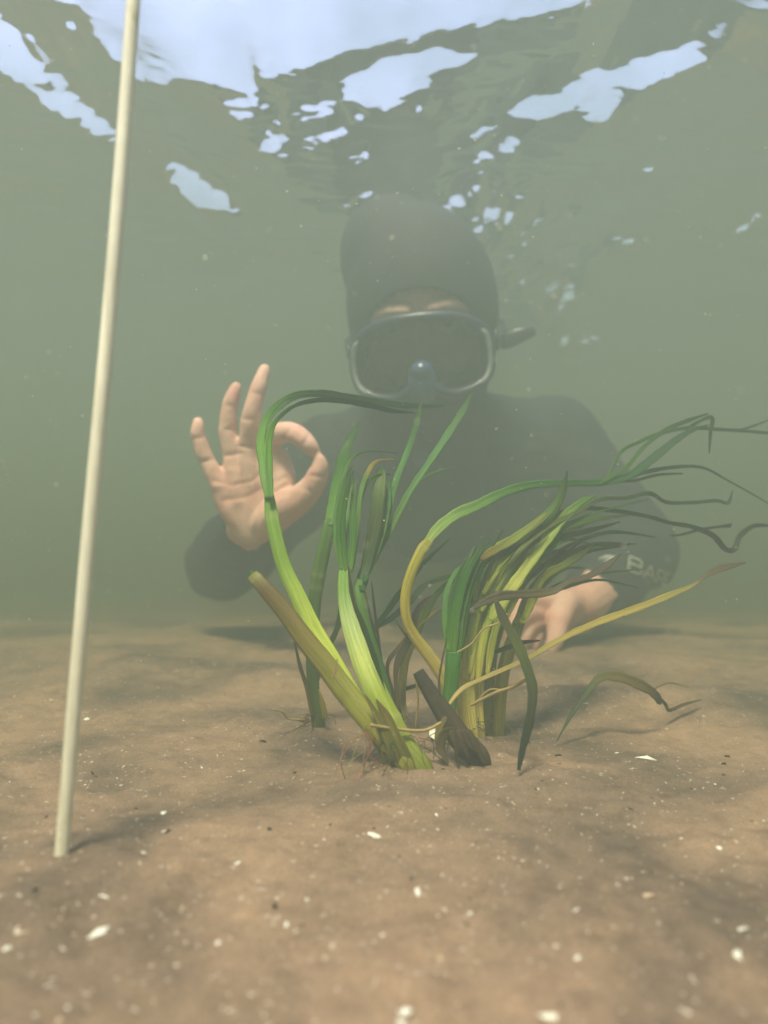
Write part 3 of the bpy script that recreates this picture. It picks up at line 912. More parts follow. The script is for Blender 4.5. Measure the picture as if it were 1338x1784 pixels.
for pts, w, d1 in (([(296, 1000), (302, 860), (326, 740), (372, 640), (430, 560), (500, 500)], [26, 30, 28, 26, 20, 3], 0.57),
                   ([(318, 1000), (330, 860), (362, 740), (412, 650), (470, 590), (560, 530)], [24, 28, 28, 24, 18, 3], 0.58),
                   ([(340, 1000), (360, 850), (402, 730), (452, 640), (520, 560), (600, 500)], [24, 28, 28, 26, 20, 3], 0.57),
                   ([(284, 960), (290, 840), (312, 720), (350, 620), (400, 540)], [22, 26, 24, 18, 3], 0.56),
                   ([(372, 980), (396, 840), (440, 720), (500, 640), (580, 560), (640, 470)], [22, 26, 26, 24, 18, 3], 0.58),
                   ([(310, 980), (344, 800), (400, 690), (480, 620), (560, 590), (660, 545)], [20, 24, 22, 20, 14, 3], 0.60)):
    leaf(s, 6, pts, w, 0.54, d1, BR, wav=6)
root_tuft(s, s.location, 14, 0.022, 0.014)

s = empty('eelgrass_shoot', base_at(6, (410, 1160), 0.565))
tag(s, 'olive brown eelgrass shoot at the right rear of the clump before the resting hand', 'eelgrass', GS)
sheath(s, 6, [(412, 1175), (418, 1060), (432, 950), (470, 830), (500, 760)], [40, 42, 44, 44, 40], 0.565, 0.56, [(0, OLIVE), (0.5, (160, 150, 66)), (1, YGREEN)], flat=0.5)
sheath(s, 6, [(375, 1165), (380, 1020), (392, 890), (430, 770)], [36, 40, 40, 34], 0.57, 0.57, [(0, OLIVE), (0.5, (150, 150, 60)), (1, YGREEN)], flat=0.5)
leaf(s, 6, [(334, 1110), (342, 980), (372, 860), (420, 740), (470, 630), (525, 545)], [30, 42, 46, 44, 40, 5], 0.56, 0.56, [(0, DARK), (0.5, (84, 74, 34)), (1, OLIVE)], 10, 20, mat=M_DEAD, label='dark brown leaf')
for pts, w, d1 in (([(490, 800), (530, 700), (580, 640), (640, 580), (720, 545), (860, 532)], [40, 42, 40, 36, 30, 4], 0.62),
                   ([(500, 790), (560, 650), (640, 600), (690, 570), (740, 530)], [28, 28, 26, 22, 4], 0.60),
                   ([(440, 780), (500, 660), (580, 592), (660, 560), (740, 530), (845, 525)], [24, 26, 24, 22, 16, 3], 0.63),
                   ([(470, 800), (520, 690), (600, 600), (640, 560), (700, 520)], [20, 24, 22, 18, 3], 0.61),
                   ([(430, 800), (470, 650), (520, 560), (590, 500), (700, 470)], [20, 24, 22, 18, 3], 0.60)):
    leaf(s, 6, pts, w, 0.555, d1, [(0, (190, 196, 72)), (0.3, (156, 160, 56)), (0.6, (98, 112, 36)), (1, (62, 68, 32))], wav=10)
for _ in range(14):       # thin trailing tips on the right of the clump
    x0_, y0_ = random.uniform(430, 560), random.uniform(560, 720)
    l_ = random.uniform(160, 420); r_ = random.uniform(40, 190)
    leaf(s, 6, [(x0_, y0_), (x0_ + l_ * 0.25, y0_ - r_ * 0.5), (x0_ + l_ * 0.6, y0_ - r_ * 0.85), (x0_ + l_, y0_ - r_ + random.uniform(-20, 40))], [10, random.uniform(12, 20), random.uniform(8, 15), 3], 0.56, random.uniform(0.6, 0.7),
         [(0, random.choice([OLIVE, YGREEN, GREEN])), (0.5, random.choice([GREEN, DKGREEN, (70, 80, 32)])), (1, DKGREEN)], wav=14)
leaf(s, 6, [(400, 900), (450, 880), (500, 866), (555, 860)], [16, 18, 16, 4], 0.54, 0.55, [(0, DKGREEN), (1, DARK)])
leaf(s, 6, [(1000, 500), (1040, 496), (1100, 480), (1160, 470), (1212, 464)], [5, 9, 10, 9, 14], 0.66, 0.70, [(0, (60, 66, 40)), (1, (50, 50, 36))])
root_tuft(s, s.location, 12, 0.022, 0.014)

# --- loose pieces
o = leaf(None, 6, [(310, 756), (370, 725), (430, 706), (520, 700), (600, 690), (650, 660), (720, 640), (780, 605), (832, 562)], [10, 28, 32, 30, 26, 18, 22, 24, 4], 0.478, 0.50, [(0, DARK), (0.4, (76, 66, 30)), (0.7, (64, 52, 28)), (1, DARK)], 10, 30, name='dead_leaf', mat=M_DEAD, wav=10)
tag(o, 'brown dead leaf lying across the right clump like a crossbar', 'dead leaf')
o = leaf(None, 6, [(402, 722), (430, 790), (470, 860), (500, 930), (525, 1010), (526, 1080), (511, 1160), (492, 1240), (480, 1306)], [20, 32, 36, 36, 34, 32, 30, 24, 10], 0.478, 0.449, [(0, DARK), (0.3, (74, 84, 34)), (0.6, (56, 62, 34)), (1, (34, 44, 36))], 12, 30, name='dead_leaf', mat=M_DEAD, wav=6)
tag(o, 'dark green dying leaf hanging down in an arc with its tip touching the sand', 'dead leaf')
o = leaf(None, 6, [(220, 1112), (280, 1032), (360, 990), (440, 955), (515, 920), (600, 870), (700, 820), (800, 780), (900, 745), (1000, 705), (1080, 670), (1120, 640), (1180, 612), (1262, 592)], [16, 16, 15, 16, 18, 20, 22, 24, 24, 22, 12, 10, 26, 3], 0.50, 0.60, [(0, STRAW), (0.3, (150, 134, 66)), (0.55, (160, 140, 54)), (0.75, (130, 120, 48)), (0.82, BROWN), (1, DARK)], 8, 30, name='dead_leaf', mat=M_DEAD)
tag(o, 'long straw-coloured leaf slanting up to the right with a dark withered tip', 'dead leaf')
s = empty('broken_rhizome', base_at(5, (1060, 1660), 0.478))
tag(s, 'dark brown broken stem lying with its frayed end on the sand', 'dead stem')
BS = [(0, (58, 44, 32)), (0.5, (70, 54, 36)), (1, (46, 36, 26))]
sheath(s, 5, [(1110, 1690), (1062, 1640), (1010, 1575), (950, 1480), (890, 1390), (836, 1298)], [100, 118, 108, 90, 72, 52], 0.474, 0.495, BS, name='stem', mat=M_DEAD, flat=0.45, groove=0.16, strap=False)
leaf(s, 5, [(1000, 1560), (950, 1580), (935, 1640), (970, 1706)], [30, 44, 44, 8], 0.474, 0.466, [(0, (90, 78, 40)), (1, (84, 70, 40))], 20, 30, name='frayed_strip', mat=M_DEAD)
leaf(s, 5, [(960, 1500), (930, 1560), (925, 1620), (950, 1690)], [20, 30, 26, 6], 0.478, 0.47, [(0, BROWN), (1, OLIVE)], -20, 30, name='frayed_strip', mat=M_DEAD)
for a_, b_ in ((40, 1690), (-10, 1705), (85, 1660), (115, 1720)):
    leaf(s, 5, [(990 + a_ * 0.6, 1560), (1010 + a_ * 0.7, 1620), (1020 + a_, b_)], [26, 30, 5], 0.470, 0.466, [(0, (76, 60, 38)), (1, (60, 46, 30))], 15, 30, name='frayed_strip', mat=M_DEAD)
leaf(s, 5, [(955, 1480), (930, 1370), (940, 1270), (965, 1150)], [8, 10, 9, 3], 0.485, 0.50, [(0, DARK), (1, DARK)], name='frayed_strip', mat=M_DEAD)
s = empty('dead_leaf', GP(985, 1283))
tag(s, 'arched dead leaf on the sand right of the clump with a curled thread-like end', 'dead leaf')
leaf(s, 6, [(612, 1206), (660, 1120), (710, 1050), (760, 990), (820, 984), (880, 1005), (930, 1030), (960, 1060), (970, 1078)], [5, 13, 17, 30, 36, 36, 32, 26, 6], 0.535, 0.585, [(0, (60, 84, 44)), (0.3, (66, 74, 34)), (0.5, (110, 96, 50)), (0.8, (90, 72, 44)), (1, DARK)], 10, 30, name='blade', mat=M_DEAD)
leaf(s, 6, [(955, 1045), (985, 1080), (1000, 1100), (1050, 1080), (1108, 1064)], [8, 11, 11, 10, 3], 0.58, 0.63, [(0, DARK), (1, BROWN)], name='thread_end', mat=M_DEAD)
leaf(s, 6, [(940, 1030), (1000, 1005), (1065, 1022)], [6, 6, 3], 0.58, 0.62, [(0, BROWN), (1, STRAW)], name='thread_end', mat=M_DEAD)


def loose_root(label, z, pts, r, d0, d1, col=STRAW):
    mb = MB()
    fibre(mb, world_path(z, pts, d0, d1), [r * NS] * len(pts), col)
    return tag(mb.build('loose_root', M_ROOT), label, 'root', 'loose pale roots around the eelgrass')


loose_root('pale root looping from the right clump across the hanging dark leaf', 6, [(318, 1082), (400, 1040), (480, 1012), (522, 970), (500, 918)], 0.0011, 0.50, 0.47)
loose_root('pale root lying level between the front shoots and the dark broken stem', 5, [(630, 1538), (720, 1552), (860, 1562), (935, 1528)], 0.0011, 0.45, 0.47)
loose_root('short upright pale root left of the dark broken stem', 5, [(822, 1310), (836, 1420), (826, 1545)], 0.0008, 0.51, 0.515)
loose_root('wiry pale root curling up inside the right clump', 6, [(270, 900), (320, 870), (360, 820), (410, 800), (440, 770)], 0.0006, 0.515, 0.52)
loose_root('kinked pale root on the sand left of the back shoot', 5, [(195, 1468), (235, 1480), (262, 1510), (330, 1512)], 0.0007, 0.56, 0.575)
loose_root('curved pale root in front of the right clump', 6, [(330, 1080), (380, 1030), (440, 1030), (500, 990)], 0.0007, 0.505, 0.49)

# ------------------------------------------------------------------ pole
mb = MB()
pp = [P(104, 1530, 0.3252 * NS), P(150, 985, 0.328 * NS), P(196, 480, 0.330 * NS), P(234, -20, 0.331 * NS), P(262, -440, 0.332 * NS)]
V, F = tube(pp, [r_ * NS for r_ in (0.00305, 0.0032, 0.0032, 0.0031, 0.0030)], 24, 12)
mb.add(V, F)
o = mb.build('marker_pole', M_POLE)
tag(o, 'thin straight cream marker pole stuck in the sand on the left', 'pole')

# ------------------------------------------------------------------ shells and bits on the sand
def chip(seed, n=11, curve=0.35, asp=0.7):
    rd = random.Random(seed)
    V, F = [], []
    ang = sorted(rd.uniform(0, 6.28) for _ in range(n))
    rads = [rd.uniform(0.55, 1.0) for _ in range(n)]
    rings = [(0.0, 1), (0.5, 0), (1.0, 0)]
    for side in (1, -1):
        V.append((0, 0, curve * 0.6 + side * 0.08))
        for q in (0.5, 1.0):
            for a, r in zip(ang, rads):
                x, y = math.cos(a) * r * q, math.sin(a) * r * q * asp
                V.append((x, y, curve * 0.6 * (1 - q * q) + side * 0.08 * (1.1 - q) + rd.uniform(-0.03, 0.03)))
    m = 1 + 2 * n
    for s_ in (0, 1):
        b = s_ * m
        for k in range(n):
            j = (k + 1) % n
            t = [(b, b + 1 + k, b + 1 + j), (b + 1 + k, b + 1 + n + k, b + 1 + n + j, b + 1 + j)]
            F += [q if s_ == 0 else q[::-1] for q in t]
    for k in range(n):
        j = (k + 1) % n
        F.append((1 + n + k, m + 1 + n + k, m + 1 + n + j, 1 + n + j))
    return V, F


def chip_mesh(name, seed, mat, **kw):
    mb = MB(); mb.add(*chip(seed, **kw))
    me = mb.mesh(name); me.materials.append(mat)
    me.polygons.foreach_set('use_smooth', [True] * len(me.polygons))
    return me


CH = [chip_mesh('shell_fragment', 100 + i, M_SHELL if i % 4 else M_SHELLB, n=7 + i % 5, curve=0.25 + 0.1 * (i % 3), asp=0.55 + 0.1 * (i % 4)) for i in range(9)]
BITS = [chip_mesh('detritus_bit', 300 + i, M_BIT, n=6 + i % 4, curve=0.5, asp=0.4 + 0.15 * i) for i in range(4)]


def put(meshes, name, px, py, size_px, label, cat, group=None, i=0, lift=0.25):
    g = GP(px, py)
    d = (g - CAM).dot(FWD)
    r = size_px * 0.62 * d / FPX
    o = bpy.data.objects.new(name, meshes[i % len(meshes)])
    COL.objects.link(o)
    o.location = g + Vector((0, 0, r * random.uniform(-0.15, lift)))
    o.scale = (r, r, r * 0.8)
    o.rotation_euler = (random.uniform(-0.9, 0.5), random.uniform(-0.5, 0.5), random.uniform(0, 6.28))
    tag(o, label, cat, group)
    return o


put(CH, 'shell_fragment', 1127, 1321, 34, 'largest white shell fragment on the sand right of the clump', 'shell', i=1)
put(CH, 'shell_fragment', 654, 1458, 30, 'white shell fragment with a smaller chip just below it in front of the shoots', 'shell', i=2)
put(CH, 'shell_fragment', 1074, 1312, 10, 'tiny white shell chip left of the largest white fragment', 'shell', i=3)
put(CH, 'shell_fragment', 957, 1772, 52, 'big pale shell fragment at the bottom edge on the right', 'shell', i=5)
put(CH, 'shell_fragment', 711, 1774, 40, 'pale shell fragment at the bottom edge in the middle', 'shell', i=6)
put(CH, 'shell_fragment', 171, 1624, 36, 'broad pale shell fragment low on the left in front of the pole', 'shell', i=7)
put(CH, 'shell_fragment', 181, 1562, 24, 'bright white shell fragment below the foot of the pole', 'shell', i=1)
put(CH, 'shell_fragment', 250, 1488, 14, 'small upright white chip right of the foot of the pole', 'shell', i=2)
SF = 'pale shell fragments scattered on the sand'
SL = 'small pale shell fragment scattered on the brown sand'
spots = [(285, 1604, 20), (414, 1505, 14), (500, 1610, 20), (515, 1622, 12), (547, 1640, 14), (667, 1630, 14), (345, 1648, 16), (382, 1642, 15), (380, 1562, 12),
         (465, 1564, 12), (482, 1566, 10), (535, 1567, 9), (728, 1556, 20), (770, 1526, 12), (820, 1592, 18), (762, 1598, 12), (1003, 1587, 14), (1128, 1562, 24), (1185, 1541, 20),
         (1290, 1620, 26), (1283, 1666, 24), (1008, 1670, 20), (769, 1672, 16), (912, 1612, 12), (1237, 1467, 14), (1252, 1477, 12), (1281, 1466, 15), (1040, 1587, 10), (941, 1600, 10), (662, 1482, 12),
         (565, 1463, 10), (216, 1336, 12), (149, 1367, 10), (290, 1418, 22), (150, 1254, 14), (92, 1223, 16), (45, 1625, 16), (10, 1655, 22), (320, 1255, 8), (700, 1785, 20), (105, 1775, 24),
         (1246, 1367, 12), (1298, 1344, 14), (522, 1318, 9), (511, 1357, 10), (440, 1380, 8), (1140, 1400, 8), (1040, 1420, 9), (760, 1420, 8), (812, 1352, 7), (870, 1495, 9), (935, 1450, 8), (1010, 1530, 9)]
for i, (x, y, q) in enumerate(spots):
    put(CH, 'shell_fragment', x, y, q, SL, 'shell', SF, i=i)
n = 0
while n < 120:
    x = random.uniform(-20, 1358); y = 1140 + 640 * random.random() ** 1.25
    q = random.uniform(2.5, 6.5) * (0.55 + 1.0 * (y - 1100) / 680)
    put(CH, 'shell_fragment', x, y, q, SL, 'shell', SF, i=n)
    n += 1
for i, (x, y, q) in enumerate([(458, 1292, 16), (468, 1446, 18), (293, 1450, 14), (160, 1348, 14), (62, 1552, 22), (478, 1580, 20), (525, 1610, 18), (820, 1565, 16), (815, 1612, 16), (1268, 1318, 18), (1258, 1332, 14), (974, 1317, 16), (1098, 1410, 14), (1260, 1350, 10)] + [(random.uniform(0, 1338), 1160 + 600 * random.random(), random.uniform(5, 12)) for _ in range(40)]):
    put(BITS, 'detritus_bit', x, y, q, 'small dark bit of plant debris lying on the sand', 'debris', 'dark debris bits on the sand', i=i, lift=0.15)
me = chip_mesh('pebble', 401, M_RED, n=9, curve=0.9, asp=0.8)
put([me], 'pebble', 530, 1258, 26, 'reddish brown pebble beside the base of the back shoot', 'pebble')


def scallop(px, py, size_px):
    g = GP(px, py); d = (g - CAM).dot(FWD); r = size_px / 2 * d / FPX
    V, F, nr, na = [], [], 7, 49
    for side in (1, -1):
        for j in range(nr + 1):
            q = j / nr
            for k in range(na):
                a = math.pi * (0.12 + 0.76 * k / (na - 1))
                rib = 0.05 * math.cos(k * 2 * math.pi / 4) * q
                V.append((math.cos(a) * q * r, math.sin(a) * q * r * 0.9, r * (0.42 * math.sin(math.pi * min(q * 0.5 + 0.1, 0.6)) * (1 - q * q * 0.8) + rib * 0.9) + side * 0.0003))
    m = (nr + 1) * na
    for s_ in (0, 1):
        for j in range(nr):
            for k in range(na - 1):
                q = (s_ * m + j * na + k, s_ * m + (j + 1) * na + k, s_ * m + (j + 1) * na + k + 1, s_ * m + j * na + k + 1)
                F.append(q if s_ == 0 else q[::-1])
    for k in range(na - 1):
        a = nr * na + k
        F.append((a, m + a, m + a + 1, a + 1))
    mb = MB(); mb.add(V, F)
    me = mb.mesh('cockle_shell')
    me.transform(Matrix.Translation(g + Vector((0, 0, 0.002))) @ Matrix.Rotation(R(35), 4, 'X') @ Matrix.Rotation(R(-70), 4, 'Z'))
    return link('cockle_shell', me, M_SHELL)


tag(scallop(748, 1292, 46), 'ribbed pale cockle shell half hidden behind the front shoots', 'shell')

# ------------------------------------------------------------------ the diver
person = empty('person', Vector((0.06, 1.0, gz(0.06, 1.0))))
tag(person, 'diver in dark suit, hood and mask making an OK sign behind the eelgrass', 'person')
HC = P(738, 572, 0.90)
HM = Matrix.Translation(HC) @ Matrix.Rotation(R(-6), 4, 'Y') @ Matrix.Rotation(R(16), 4, 'X') @ Matrix.Rotation(R(-7.5), 4, 'Z')
hl = lambda x, y, z: HM @ Vector((x, y, z))

HD = 0.72
H = lambda x, y, dz=0.0: P(x, y, HD + dz)
k = HD / FPX
body = MB(); suit = MB()


def limb(mb, pts, rad, n=16, per=5, **kw): mb.add(*tube(pts, rad, n, per, **kw))


# hand making the ring of thumb and forefinger (palm towards the camera)
def fing(pts, rad): limb(body, [H(*p) for p in pts], [r * k for r in rad], 16, 6)


fing([(384, 846, .002), (361, 803, 0), (346, 764, -.004), (345, 744, -.005), (345, 735, -.003)], [17, 14.5, 13, 11.5, 9.5])
fing([(411, 842, .006), (404, 790, .004), (397, 745, .000), (401, 705, -.004), (411, 676, -.004)], [19, 17, 16, 14.5, 11])
fing([(440, 842, .002), (433, 780, -.002), (437, 728, -.012), (448, 682, -.014), (461, 645, -.010)], [19, 17.5, 16.5, 14.5, 11])
fing([(470, 838, .004), (472, 768, -.002), (500, 752, -.020), (524, 762, -.030), (540, 777, -.032), (549, 787, -.030)], [21, 19.5, 18, 16, 13.5, 9.5])
fing([(476, 905, .004), (518, 874, -.014), (545, 846, -.022), (556, 820, -.028), (557, 801, -.031)], [28, 25, 20.5, 17, 10.5])
limb(body, [H(488, 796, .004), H(496, 835, .000), H(482, 885, 0)], [15 * k, 20 * k, 27 * k])
limb(body, [H(436, 926, .012), H(402, 882, .008), H(382, 832, .004)], [24 * k, 25 * k, 17 * k])
limb(body, [H(440, 926, .012), H(418, 872, .008), H(409, 824, .004)], [26 * k, 26 * k, 19 * k])
limb(body, [H(444, 926, .012), H(442, 872, .008), H(438, 822, .004)], [27 * k, 27 * k, 19 * k])
limb(body, [H(450, 924, .012), H(466, 872, .008), H(466, 822, .004)], [26 * k, 27 * k, 19 * k])
limb(body, [H(452, 918, .006), H(480, 892, -.006), H(512, 872, -.012)], [24 * k, 28 * k, 24 * k])
limb(body, [H(440, 908, .016), H(434, 912, .04), H(424, 922, .085)], [30 * k, 31 * k, 32 * k])
# joints of the arms
W1, E1, S1 = P(430, 916, 0.765), P(390, 985, 0.985), P(575, 800, 1.06)
W2, E2, S2 = P(1012, 1052, 0.845), P(1112, 960, 0.985), P(960, 775, 1.07)
NK, CH_, PV = hl(0.0, 0.06, -0.16), P(765, 815, 1.16), P(770, 835, 1.72)
for mb, e in ((body, 0.0), (suit, 0.007)):
    w = 0.0 if mb is suit else 1
    limb(mb, [W1 if w else P(423, 921, 0.785), (W1 + E1) / 2, E1], [0.020 + e, 0.036 + e, 0.045 + e])
    limb(mb, [E1, (E1 + S1) / 2, S1], [0.045 + e, 0.052 + e, 0.062 + e])
    limb(mb, [W2 if w else P(1026, 1043, 0.866), (W2 + E2) / 2, E2], [0.026 + e, 0.040 + e, 0.048 + e])
    limb(mb, [E2, (E2 + S2) / 2, S2], [0.048 + e, 0.058 + e, 0.068 + e])
    limb(mb, [S1, NK + Vector((0, 0.06, -0.05)), S2], [0.062 + e, 0.075 + e, 0.068 + e])
    for sx in (-0.085, 0.0, 0.085):
        limb(mb, [NK + Vector((sx * 1.1, 0.09, -0.07)), CH_ + Vector((sx * 1.15, 0, 0)), (CH_ + PV) / 2 + Vector((sx, 0, 0)), PV + Vector((sx, 0, 0))], [0.072 + e, 0.10 + e, 0.095 + e, 0.10 + e])
    for S_ in (S1, S2):
        limb(mb, [S_, S_ * 0.5 + (NK + Vector((0, 0.03, 0.0))) * 0.5 + Vector((0, 0, 0.012)), NK + Vector((0, 0.0, 0.035))], [0.055 + e, 0.062 + e, 0.05 + e])
    limb(mb, [NK + Vector((0, 0.05, -0.05)), hl(0, 0.035, -0.08)], [0.062 + e, 0.060 + e])
    for sx in (-1, 1):
        hip = PV + Vector((sx * 0.09, 0.05, -0.01)); kn = Vector((hip.x + sx * 0.03, hip.y + 0.42, 0.10)); an = Vector((kn.x, kn.y + 0.42, 0.09))
        limb(mb, [hip, kn, an], [0.09 + e, 0.06 + e, 0.042 + e])
        limb(mb, [an, an + Vector((sx * 0.02, 0.09, -0.02)), an + Vector((sx * 0.03, 0.2, -0.02))], [0.042 + e, 0.04 + e, 0.024 + e])
# resting hand, fingers spread on the sand
D2 = 0.82
k2 = D2 / FPX
Q = lambda x, y, dz=0.0: P(x, y, D2 + dz)
for dx, dy in ((-2, -12), (-8, 0), (-10, 12)):
    limb(body, [W2, Q(985 + dx, 1062 + dy, .0), Q(945 + dx, 1070 + dy * 1.5, -.02)], [28 * k2, 26 * k2, 19 * k2])
for pts in ([(950, 1052, -.02), (915, 1048, -.035), (895, 1068, -.045), (884, 1092, -.048)], [(944, 1066, -.02), (912, 1072, -.045), (896, 1096, -.055), (890, 1120, -.056)],
            [(940, 1080, -.02), (918, 1094, -.04), (908, 1116, -.05), (904, 1132, -.05)], [(940, 1094, -.01), (930, 1110, -.03), (926, 1126, -.035), (924, 1138, -.035)]):
    limb(body, [Q(*p) for p in pts], [19 * k2, 16 * k2, 14 * k2, 11 * k2])
limb(body, [Q(985, 1052, -.01), Q(972, 1084, -.04), Q(968, 1112, -.055), Q(960, 1130, -.06)], [23 * k2, 19 * k2, 15 * k2, 11 * k2])
# head and face
body.add(*ellipsoid((0, 0.012, 0.03), (0.079, 0.097, 0.110), HM))
body.add(*ellipsoid((0, -0.022, -0.045), (0.060, 0.066, 0.072), HM))
body.add(*ellipsoid((0, -0.062, -0.098), (0.030, 0.026, 0.024), HM))
limb(body, [hl(0, -0.088, 0.01), hl(0, -0.100, -0.015), hl(0, -0.112, -0.038)], [0.008, 0.010, 0.013])
for sx in (-1, 1):
    limb(body, [hl(sx * 0.014, -0.086, 0.020), hl(sx * 0.036, -0.079, 0.022), hl(sx * 0.056, -0.062, 0.014)], [0.008, 0.009, 0.008])
    body.add(*ellipsoid((sx * 0.042, -0.062, -0.032), (0.026, 0.024, 0.022), HM))
    limb(body, [hl(sx * 0.010, -0.104, -0.043), hl(sx * 0.014, -0.098, -0.043)], [0.007, 0.007])
    limb(body, [hl(sx * 0.082, 0.0, 0.012), hl(sx * 0.084, 0.006, -0.018)], [0.012, 0.010])
limb(body, [hl(-0.022, -0.078, -0.072), hl(0, -0.088, -0.069), hl(0.022, -0.078, -0.072)], [0.004, 0.0065, 0.004])
limb(body, [hl(-0.020, -0.076, -0.080), hl(0, -0.086, -0.081), hl(0.020, -0.076, -0.080)], [0.004, 0.0065, 0.004])
bme = remesh(body, 0.0019, 4)
bc = np.zeros(len(bme.vertices) * 3, np.float32); bme.vertices.foreach_get('co', bc); bc = bc.reshape(-1, 3)
dv = bc - np.array(CAM)
fz_ = dv @ np.array(FWD)
bpx = 669 + FPX * dv[:, 0] / fz_; bpy_ = 892 - FPX * (dv @ np.array(UPV)) / fz_
hm_ = np.where((bpx > 320) & (bpx < 590) & (bpy_ > 620) & (bpy_ < 970) & (fz_ < 0.78))[0]
CREASES = [([(396, 748), (412, 750)], 1.0), ([(386, 795), (420, 790)], 1.2), ([(394, 706), (412, 708)], 0.8), ([(424, 730), (452, 733)], 1.0), ([(416, 778), (452, 780)], 1.2), ([(440, 684), (462, 690)], 0.8),
           ([(338, 764), (358, 762)], 0.9), ([(350, 804), (376, 800)], 1.1), ([(494, 764), (510, 742)], 0.9), ([(528, 774), (540, 758)], 0.8), ([(540, 828), (568, 832)], 0.9), ([(528, 850), (556, 864)], 0.8),
           ([(372, 838), (404, 846), (440, 838), (466, 816)], 1.0), ([(388, 872), (430, 866), (470, 846), (500, 830)], 0.9), ([(500, 846), (470, 862), (450, 892), (444, 930)], 1.3)]
if len(hm_):
    nr_ = np.zeros(len(bme.vertices) * 3, np.float32); bme.vertices.foreach_get('normal', nr_); nr_ = nr_.reshape(-1, 3)[hm_]
    qx, qy = bpx[hm_], bpy_[hm_]
    dep = np.zeros(len(hm_))
    for ln, amt in CREASES:
        dd = np.full(len(hm_), 1e9)
        for (x1, y1), (x2, y2) in zip(ln[:-1], ln[1:]):
            t_ = np.clip(((qx - x1) * (x2 - x1) + (qy - y1) * (y2 - y1)) / ((x2 - x1) ** 2 + (y2 - y1) ** 2), 0, 1)
            dd = np.minimum(dd, np.hypot(qx - x1 - t_ * (x2 - x1), qy - y1 - t_ * (y2 - y1)))
        dep = np.maximum(dep, amt * np.exp(-(dd / 3.4) ** 2))
    face = np.clip(-nr_[:, 1], 0, 1)
    dep = 0.0011 * dep * face - 0.0006 * vnoise(bc[hm_, 0] * 90, bc[hm_, 2] * 90, 71)
    bc[hm_] -= nr_ * dep[:, None]
    bme.vertices.foreach_set('co', bc.ravel()); bme.update()
link('body', bme, M_SKIN, person)

suit_me = remesh(suit, 0.005, 8)
sc_ = np.zeros(len(suit_me.vertices) * 3, np.float32); suit_me.vertices.foreach_get('co', sc_); sc_ = sc_.reshape(-1, 3)
sn_ = np.array([v.normal[:] for v in suit_me.vertices], np.float32)
wr_ = 0.0035 * vnoise(sc_[:, 0] * 16 + sc_[:, 1] * 9, sc_[:, 2] * 34 + sc_[:, 1] * 12, 61) + 0.0018 * vnoise(sc_[:, 0] * 60 + sc_[:, 2] * 30, sc_[:, 2] * 80 - sc_[:, 1] * 40, 62)
sc_ += sn_ * wr_[:, None]
suit_me.vertices.foreach_set('co', sc_.ravel().astype(np.float32)); suit_me.update()
bvh = BVHTree.FromPolygons([v.co.copy() for v in suit_me.vertices], [tuple(p.vertices) for p in suit_me.polygons])
suit_o = link('drysuit', suit_me, M_SUIT, person)
suit_o['label'] = 'black diving suit with a grey logo on the sleeve'


def on_suit(px, py, lift=0.0016):
    dr = (P(px, py, 1.0) - CAM).normalized()
    hit, nor, _, _ = bvh.ray_cast(CAM + dr * 0.3, dr)
    if hit is None: return None
    if nor.dot(dr) > 0: nor = -nor
    return hit + nor * lift


def strokes(lines, wpx):
    mb = MB()
    for ln in lines:
        dense = []
        for a, b in zip(ln[:-1], ln[1:]):
            m = max(2, int(math.hypot(b[0] - a[0], b[1] - a[1]) / 2))
            dense += [(a[0] + (b[0] - a[0]) * i / m, a[1] + (b[1] - a[1]) * i / m) for i in range(m)]
        dense.append(ln[-1])
        prev = None
        for i, (x, y) in enumerate(dense):
            a = dense[max(i - 1, 0)]; b = dense[min(i + 1, len(dense) - 1)]
            l = math.hypot(b[0] - a[0], b[1] - a[1]) or 1
            nx, ny = -(b[1] - a[1]) / l * wpx / 2, (b[0] - a[0]) / l * wpx / 2
            q = [on_suit(x + nx, y + ny), on_suit(x - nx, y - ny)]
            if None in q or (prev and (q[0] - prev[0]).length > 0.03): prev = None; continue
            if prev: mb.add([prev[0], prev[1], q[1], q[0]], [(0, 1, 2, 3)])
            prev = q
    return mb


LET = {'B': [[(0, 0), (0, 1)], [(0, 1), (.75, 1), (.95, .88), (.95, .66), (.75, .54), (0, .54)], [(.75, .54), (1, .42), (1, .12), (.8, 0), (0, 0)]],
       'A': [[(0, 0), (.5, 1), (1, 0)], [(.2, .35), (.8, .35)]],
       'R': [[(0, 0), (0, 1), (.8, 1), (1, .85), (1, .65), (.8, .5), (0, .5)], [(.5, .5), (1, 0)]],
       'E': [[(1, 0), (0, 0), (0, 1), (1, 1)], [(0, .52), (.8, .52)]]}
lines = []
for ch, x0, wd, y0 in (('B', 1093, 22, 993), ('A', 1119, 20, 1005), ('R', 1142, 12, 1015), ('E', 1156, 6, 1020)):
    for ln in LET[ch]:
        lines.append([(x0 + u * wd + v * 3, y0 + u * wd * 0.38 - v * 23) for u, v in ln])
lines.append([(1044, 976), (1052, 972), (1070, 972), (1060, 977), (1052, 980)])
lines.append([(1048, 974), (1056, 970), (1070, 971)])
strokes(lines, 3.4).build('logo', M_PRINT, suit_o)

# chest valve
vp = on_suit(738, 795, 0.0) or P(738, 795, 0.98)
mb = MB()
mb.add(*ellipsoid((0, 0, 0), (0.016, 0.012, 0.016), Matrix.Translation(vp)))
mb.build('inlet_valve', M_VALVE, suit_o)

